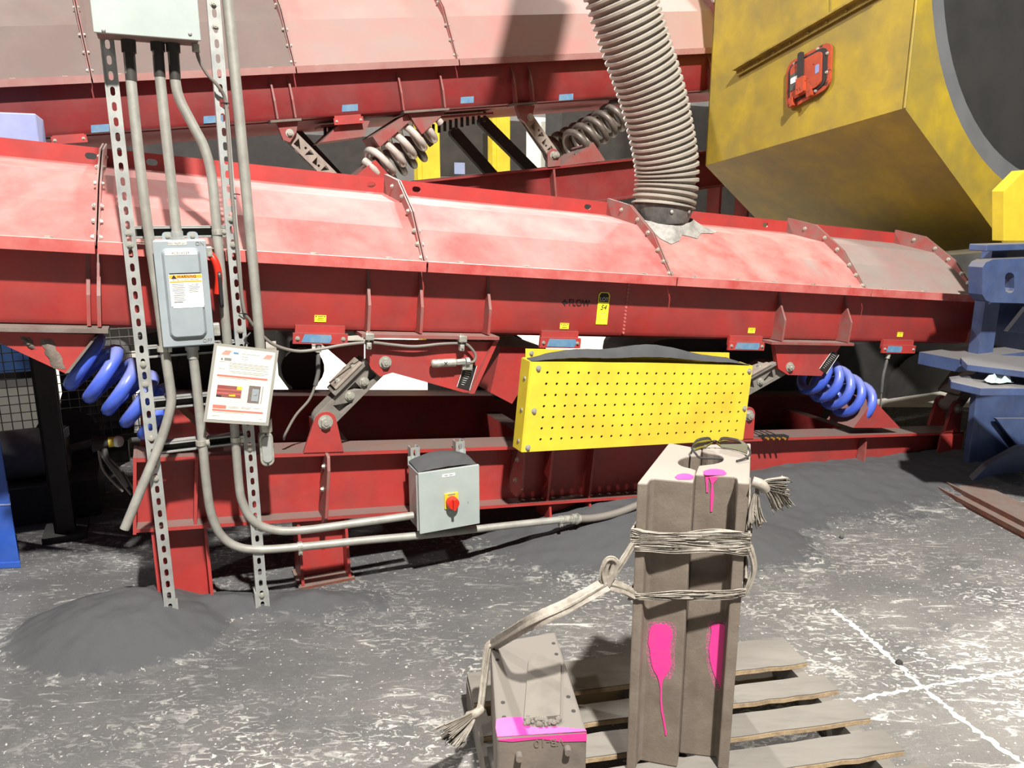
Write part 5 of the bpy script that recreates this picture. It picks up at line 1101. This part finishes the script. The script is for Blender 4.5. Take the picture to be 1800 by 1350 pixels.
# ================================================================== LEFT AND BACKGROUND
p = onz(36, 997)
BL = thing('blue_cabinet', 'bright blue machine base at the lower left edge', 'cabinet', (p.x-.4, p.y+.3, 0))
dn_ = V((p.x, p.y, 0)).normalized(); cab = lambda g: [(p.x+g, p.y-g), (p.x+g+dn_.x*.35, p.y+dn_.y*.35), (p.x-1.0, p.y+.3), (p.x-1.0, p.y-.12-g)]
part(BL, 'body', MB().ext(WORLD, 'v', cab(0), .025, .66), M['bluebright'], 'bright blue steel body', bevel=.006); part(BL, 'plinth', MB().ext(WORLD, 'v', cab(.006), 0, .03), M['bluebright'], bevel=.003)
part(BL, 'seam', MB().ext(WORLD, 'v', cab(.003), .30, .306), M['bluegrey'])
def atw(x, y, w): return RK.at(x, y, w)
a, z = RK.px(70, 255, -1.45); PN = thing('control_cabinet', 'pale blue-grey cabinet behind the lower conveyor at the left edge', 'cabinet', RK.W(a-.3, -1.5, 0))
zt_ = RK.px(72, 200, -1.45)[1]
part(PN, 'body', MB().box(RK, a-.7, a, -1.75, -1.45, 1.45, zt_), M['bluegrey'], bevel=.006); part(PN, 'stand_post', MB().box(RK, a-.62, a-.54, -1.64, -1.56, 0, 1.45), M['darksteel']); part(PN, 'door_trim', MB().box(RK, a-.7, a-.16, -1.452, -1.435, zt_-.26, zt_-.22), M['white']); part(PN, 'latch', MB().box(RK, a-.24, a-.17, -1.45, -1.42, zt_-.31, zt_-.26), M['galv'])
# wire fence behind the left spring
FWp = -1.95
FN = thing('wire_fence', 'black wire mesh fence behind the left blue spring', 'fence', RK.W(RK.px(120, 760, FWp)[0], FWp, .2))
fa0, fa1 = RK.px(-60, 700, FWp)[0], RK.px(330, 700, FWp)[0]; fz0, fz1 = RK.px(120, 775, FWp)[1], RK.px(120, 560, FWp)[1]
def vw(): return MB().tube([V((0, 0, 0)), V((0, 0, fz1-fz0))], .0028, 5)
def hw_(): return MB().tube([V((0, 0, 0)), V((0, 0, fa1-fa0))], .0028, 5)
n = int((fa1-fa0)/.05)
for k in range(n+1): inst(FN, 'wire', 'vwire', vw, M['wire'], RK.W(fa0+k*.05, FWp, fz0), Z)
for k in range(int((fz1-fz0)/.05)+1): inst(FN, 'wire', 'hwire', hw_, M['wire'], RK.W(fa0, FWp+.005, fz0+k*.05), U)
for x in (172, -20): part(FN, 'post', MB().box(RK, RK.px(x, 700, FWp)[0]-.012, RK.px(x, 700, FWp)[0]+.012, FWp-.02, FWp, 0, fz1+.1), M['wire'])
part(FN, 'bottom_rail', MB().box(RK, fa0, fa1, FWp-.02, FWp+.01, fz0-.02, fz0), M['dullsteel'])
part(FN, 'middle_rail', MB().box(RK, fa0, RK.px(62, 700, FWp)[0], FWp-.02, FWp, RK.px(30, 662, FWp)[1]-.015, RK.px(30, 655, FWp)[1]), M['darksteel'])
CT = thing('blue_container', 'light blue container seen through the wire fence', 'container', atw(10, 700, -3.2)*1)
a = RK.px(60, 600, -3.0)[0]; part(CT, 'body', MB().box(RK, a-2.2, a, -4.0, -3.0, RK.px(20, 655, -3.0)[1], RK.px(20, 560, -3.0)[1]), mat('container_blue', (92, 140, 210), (80, 126, 200), sc=4, rough=.5), bevel=.01)
part(CT, 'skid', MB().box(RK, a-2.2, a, -3.9, -3.1, 0, RK.px(20, 655, -3.0)[1]), M['pale'])
CP_ = thing('steel_column', 'black steel column left of the blue spring', 'column', RK.W(RK.px(80, 800, -1.0)[0], -1.05, 0))
a0, a1 = RK.px(61, 700, -1.0)[0], RK.px(100, 700, -1.0)[0]
part(CP_, 'column_web', MB().box(RK, a0, a1, -1.07, -1.05, 0, 1.0), M['darksteel']); part(CP_, 'column_flange', MB().box(RK, a0, a1, -1.01, -1.0, 0, 1.0), M['darksteel']); part(CP_, 'column_flange', MB().box(RK, a0, a0+.012, -1.13, -1.0, 0, 1.0), M['darksteel']); part(CP_, 'base_plate', MB().box(RK, a0-.05, a1+.05, -1.15, -.95, 0, .03), M['darksteel'])
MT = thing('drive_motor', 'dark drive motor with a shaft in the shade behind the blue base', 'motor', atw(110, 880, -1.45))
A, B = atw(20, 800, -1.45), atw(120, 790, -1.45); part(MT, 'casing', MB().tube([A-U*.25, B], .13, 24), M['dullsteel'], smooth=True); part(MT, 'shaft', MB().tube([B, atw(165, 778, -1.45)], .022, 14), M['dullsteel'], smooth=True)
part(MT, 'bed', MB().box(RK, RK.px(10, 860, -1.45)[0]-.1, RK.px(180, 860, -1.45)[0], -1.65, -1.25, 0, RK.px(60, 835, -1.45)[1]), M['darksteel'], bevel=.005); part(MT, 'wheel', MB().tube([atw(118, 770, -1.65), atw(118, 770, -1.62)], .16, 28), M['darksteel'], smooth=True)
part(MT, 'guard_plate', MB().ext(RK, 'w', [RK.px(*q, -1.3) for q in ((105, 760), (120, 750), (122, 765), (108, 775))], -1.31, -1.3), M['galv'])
VL = thing('regulator_valve', 'small valve with a yellow band and white cap left of the base beam', 'valve', atw(200, 800, -.35))
p = atw(205, 776, -.35); part(VL, 'yellow_band', MB().tube([p-U*.03, p], .021, 16), M['yellow'], smooth=True); part(VL, 'white_cap', MB().tube([p, p+U*.015+N*.01, p+U*.018+N*.012], .022, 16, rr=[.023, .022, .012]), M['white'], smooth=True)
part(VL, 'valve_body', MB().tube([p-U*.03, p-U*.09], .03, 14, rr=[.018, .034]), M['darksteel'], smooth=True); part(VL, 'pipe_stub', MB().tube(spline([p-U*.05, p-U*.04-Z*.08, p-Z*.14, p+U*.02-Z*.2], 5), .012, 8), M['dullsteel'], smooth=True)
for k in range(3): part(VL, 'tubing', MB().tube(spline([p-U*.07-Z*.03, p-U*(.06-.03*k)-Z*.12, p+U*.03*k-Z*(.22+.02*k)], 5), .005, 6), M['cable'], smooth=True)
# dark bodies added behind the far beam to blacken the gap under the trough
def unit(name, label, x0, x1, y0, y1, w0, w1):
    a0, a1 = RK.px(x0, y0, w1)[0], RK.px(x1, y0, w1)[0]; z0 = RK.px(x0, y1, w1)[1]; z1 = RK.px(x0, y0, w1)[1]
    o = thing(name, label, 'dark filler', RK.W((a0+a1)/2, (w0+w1)/2, 0)); cz_ = (z0+z1)/2
    part(o, 'filler_body', MB().ext(RK, 'w', rrect(a0, a1, z0, z1, min(a1-a0, z1-z0)*.2, 4), w0, w1), M['darksteel'], bevel=.01); part(o, 'pedestal', MB().box(RK, a0+.05, a1-.05, w0+.05, w1-.05, 0, z0+.02), M['darksteel'])
    part(o, 'filler_disc', MB().cyl(RK.W((a0+a1)/2, w1, cz_), RK.W((a0+a1)/2, w1+.03, cz_), (z1-z0)*.35, 20), M['darksteel'], smooth=True); return o
unit('dark_filler', 'added dark filler body right of the hanging document', 508, 548, 596, 700, -1.9, -1.32)
unit('dark_filler', 'added dark filler body left of the yellow guard', 800, 925, 596, 760, -1.9, -1.32)
unit('dark_filler', 'long added dark filler body behind the right blue spring', 1135, 1420, 600, 760, -1.9, -1.32)
unit('dark_filler', 'added dark filler body by the blue stand', 1440, 1760, 610, 800, -1.9, -1.32)
unit('dark_filler', 'added dark filler body behind the control strut rack', 242, 466, 585, 720, -1.9, -1.32)
unit('dark_filler', 'added dark filler body behind the wire fence next to the left blue spring', 100, 222, 630, 790, -2.7, -2.1)
YP = thing('yellow_post', 'round yellow post just visible under the trough behind the lot tag', 'post', onz(1106, 640, 0)); p = RK.at(1106, 640, -2.6); part(YP, 'pipe', MB().tube([V((p.x, p.y, 0)), V((p.x, p.y, 1.3)), V((p.x, p.y, 1.34))], .055, 16, rr=[.055, .055, .03]), M['yellow'], smooth=True); part(YP, 'base_plate', MB().cyl(V((p.x, p.y, 0)), V((p.x, p.y, .015)), .12, 16), M['yellow'])
for (x0, x1, y0, y1, lab) in ((737, 776, 240, 330, 'bright yellow steel column beside the silver spring'), (868, 898, 215, 310, 'yellow steel column behind the dark rocker arms')):
    w_ = -5.6; a0, a1 = RK.px(x0, y1, w_)[0], RK.px(x1, y1, w_)[0]; zt_ = RK.px(x0, y0-30, w_)[1]
    yc = thing('yellow_column', lab, 'column', RK.W(a0, w_, 0), 'yellow columns behind the upper conveyor'); part(yc, 'web', MB().box(RK, a0+.05, a1-.01, w_-.15, w_, 0, zt_), M['yellow'], bevel=.004); part(yc, 'flange', MB().box(RK, a0, a0+.05, w_-.18, w_-.03, 0, zt_), M['yellow'], bevel=.004)
# shaded equipment seen through the gap between the two conveyors
def cabinet(name, label, x0, x1, y0, y1, w_, mt, dep=.5):
    a0, a1 = RK.px(x0, y1, w_)[0], RK.px(x1, y1, w_)[0]; z0, z1 = RK.px(x0, y1, w_)[1], RK.px(x0, y0, w_)[1]; o = thing(name, label, 'equipment', RK.W((a0+a1)/2, w_-dep/2, 0))
    part(o, 'casing', MB().box(RK, a0, a1, w_-dep, w_, z0, z1), M[mt], bevel=.01); part(o, 'frame', MB().box(RK, a0+.03, a1-.03, w_-dep+.03, w_-.03, 0, z0), M['darksteel']); part(o, 'panel_seam', MB().box(RK, a0+.04, a1-.04, w_, w_+.01, z0+(z1-z0)*.48, z0+(z1-z0)*.52), M['dullsteel']); return o
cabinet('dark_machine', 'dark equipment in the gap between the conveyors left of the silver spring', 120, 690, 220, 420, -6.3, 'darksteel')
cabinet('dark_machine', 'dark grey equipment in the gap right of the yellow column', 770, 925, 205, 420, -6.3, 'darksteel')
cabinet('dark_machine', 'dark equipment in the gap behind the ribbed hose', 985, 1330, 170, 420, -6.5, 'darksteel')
sn = RK.px(808, 296, -6.28); nt = single('notice_sheet', MB().box(RK, sn[0]-.07, sn[0]+.07, -6.288, -6.28, sn[1]-.07, sn[1]+.07), M['bluegrey'], 'small pale notice on the grey equipment right of the yellow column', 'notice')
for i, (x0, x1, y0, y1) in enumerate(((925, 962, 235, 290), (1196, 1212, 205, 240))):
    a0, a1 = RK.px(x0, y0, -7.5)[0], RK.px(x1, y0, -7.5)[0]; z0, z1 = RK.px(x0, y1+30, -7.5)[1], RK.px(x0, y0-30, -7.5)[1]
    pp = thing('pale_panel', 'pale sheet panel far behind, %s' % ('left of the small rocker arm' if i == 0 else 'right of the ribbed hose'), 'panel', RK.W(a0, -7.5, 0), 'pale panels far behind'); part(pp, 'sheet', MB().box(RK, a0, a1, -7.55, -7.5, z0, z1), M['pale']); part(pp, 'stand', MB().box(RK, a0+.02, a1-.02, -7.55, -7.5, 0, z0), M['darksteel'])
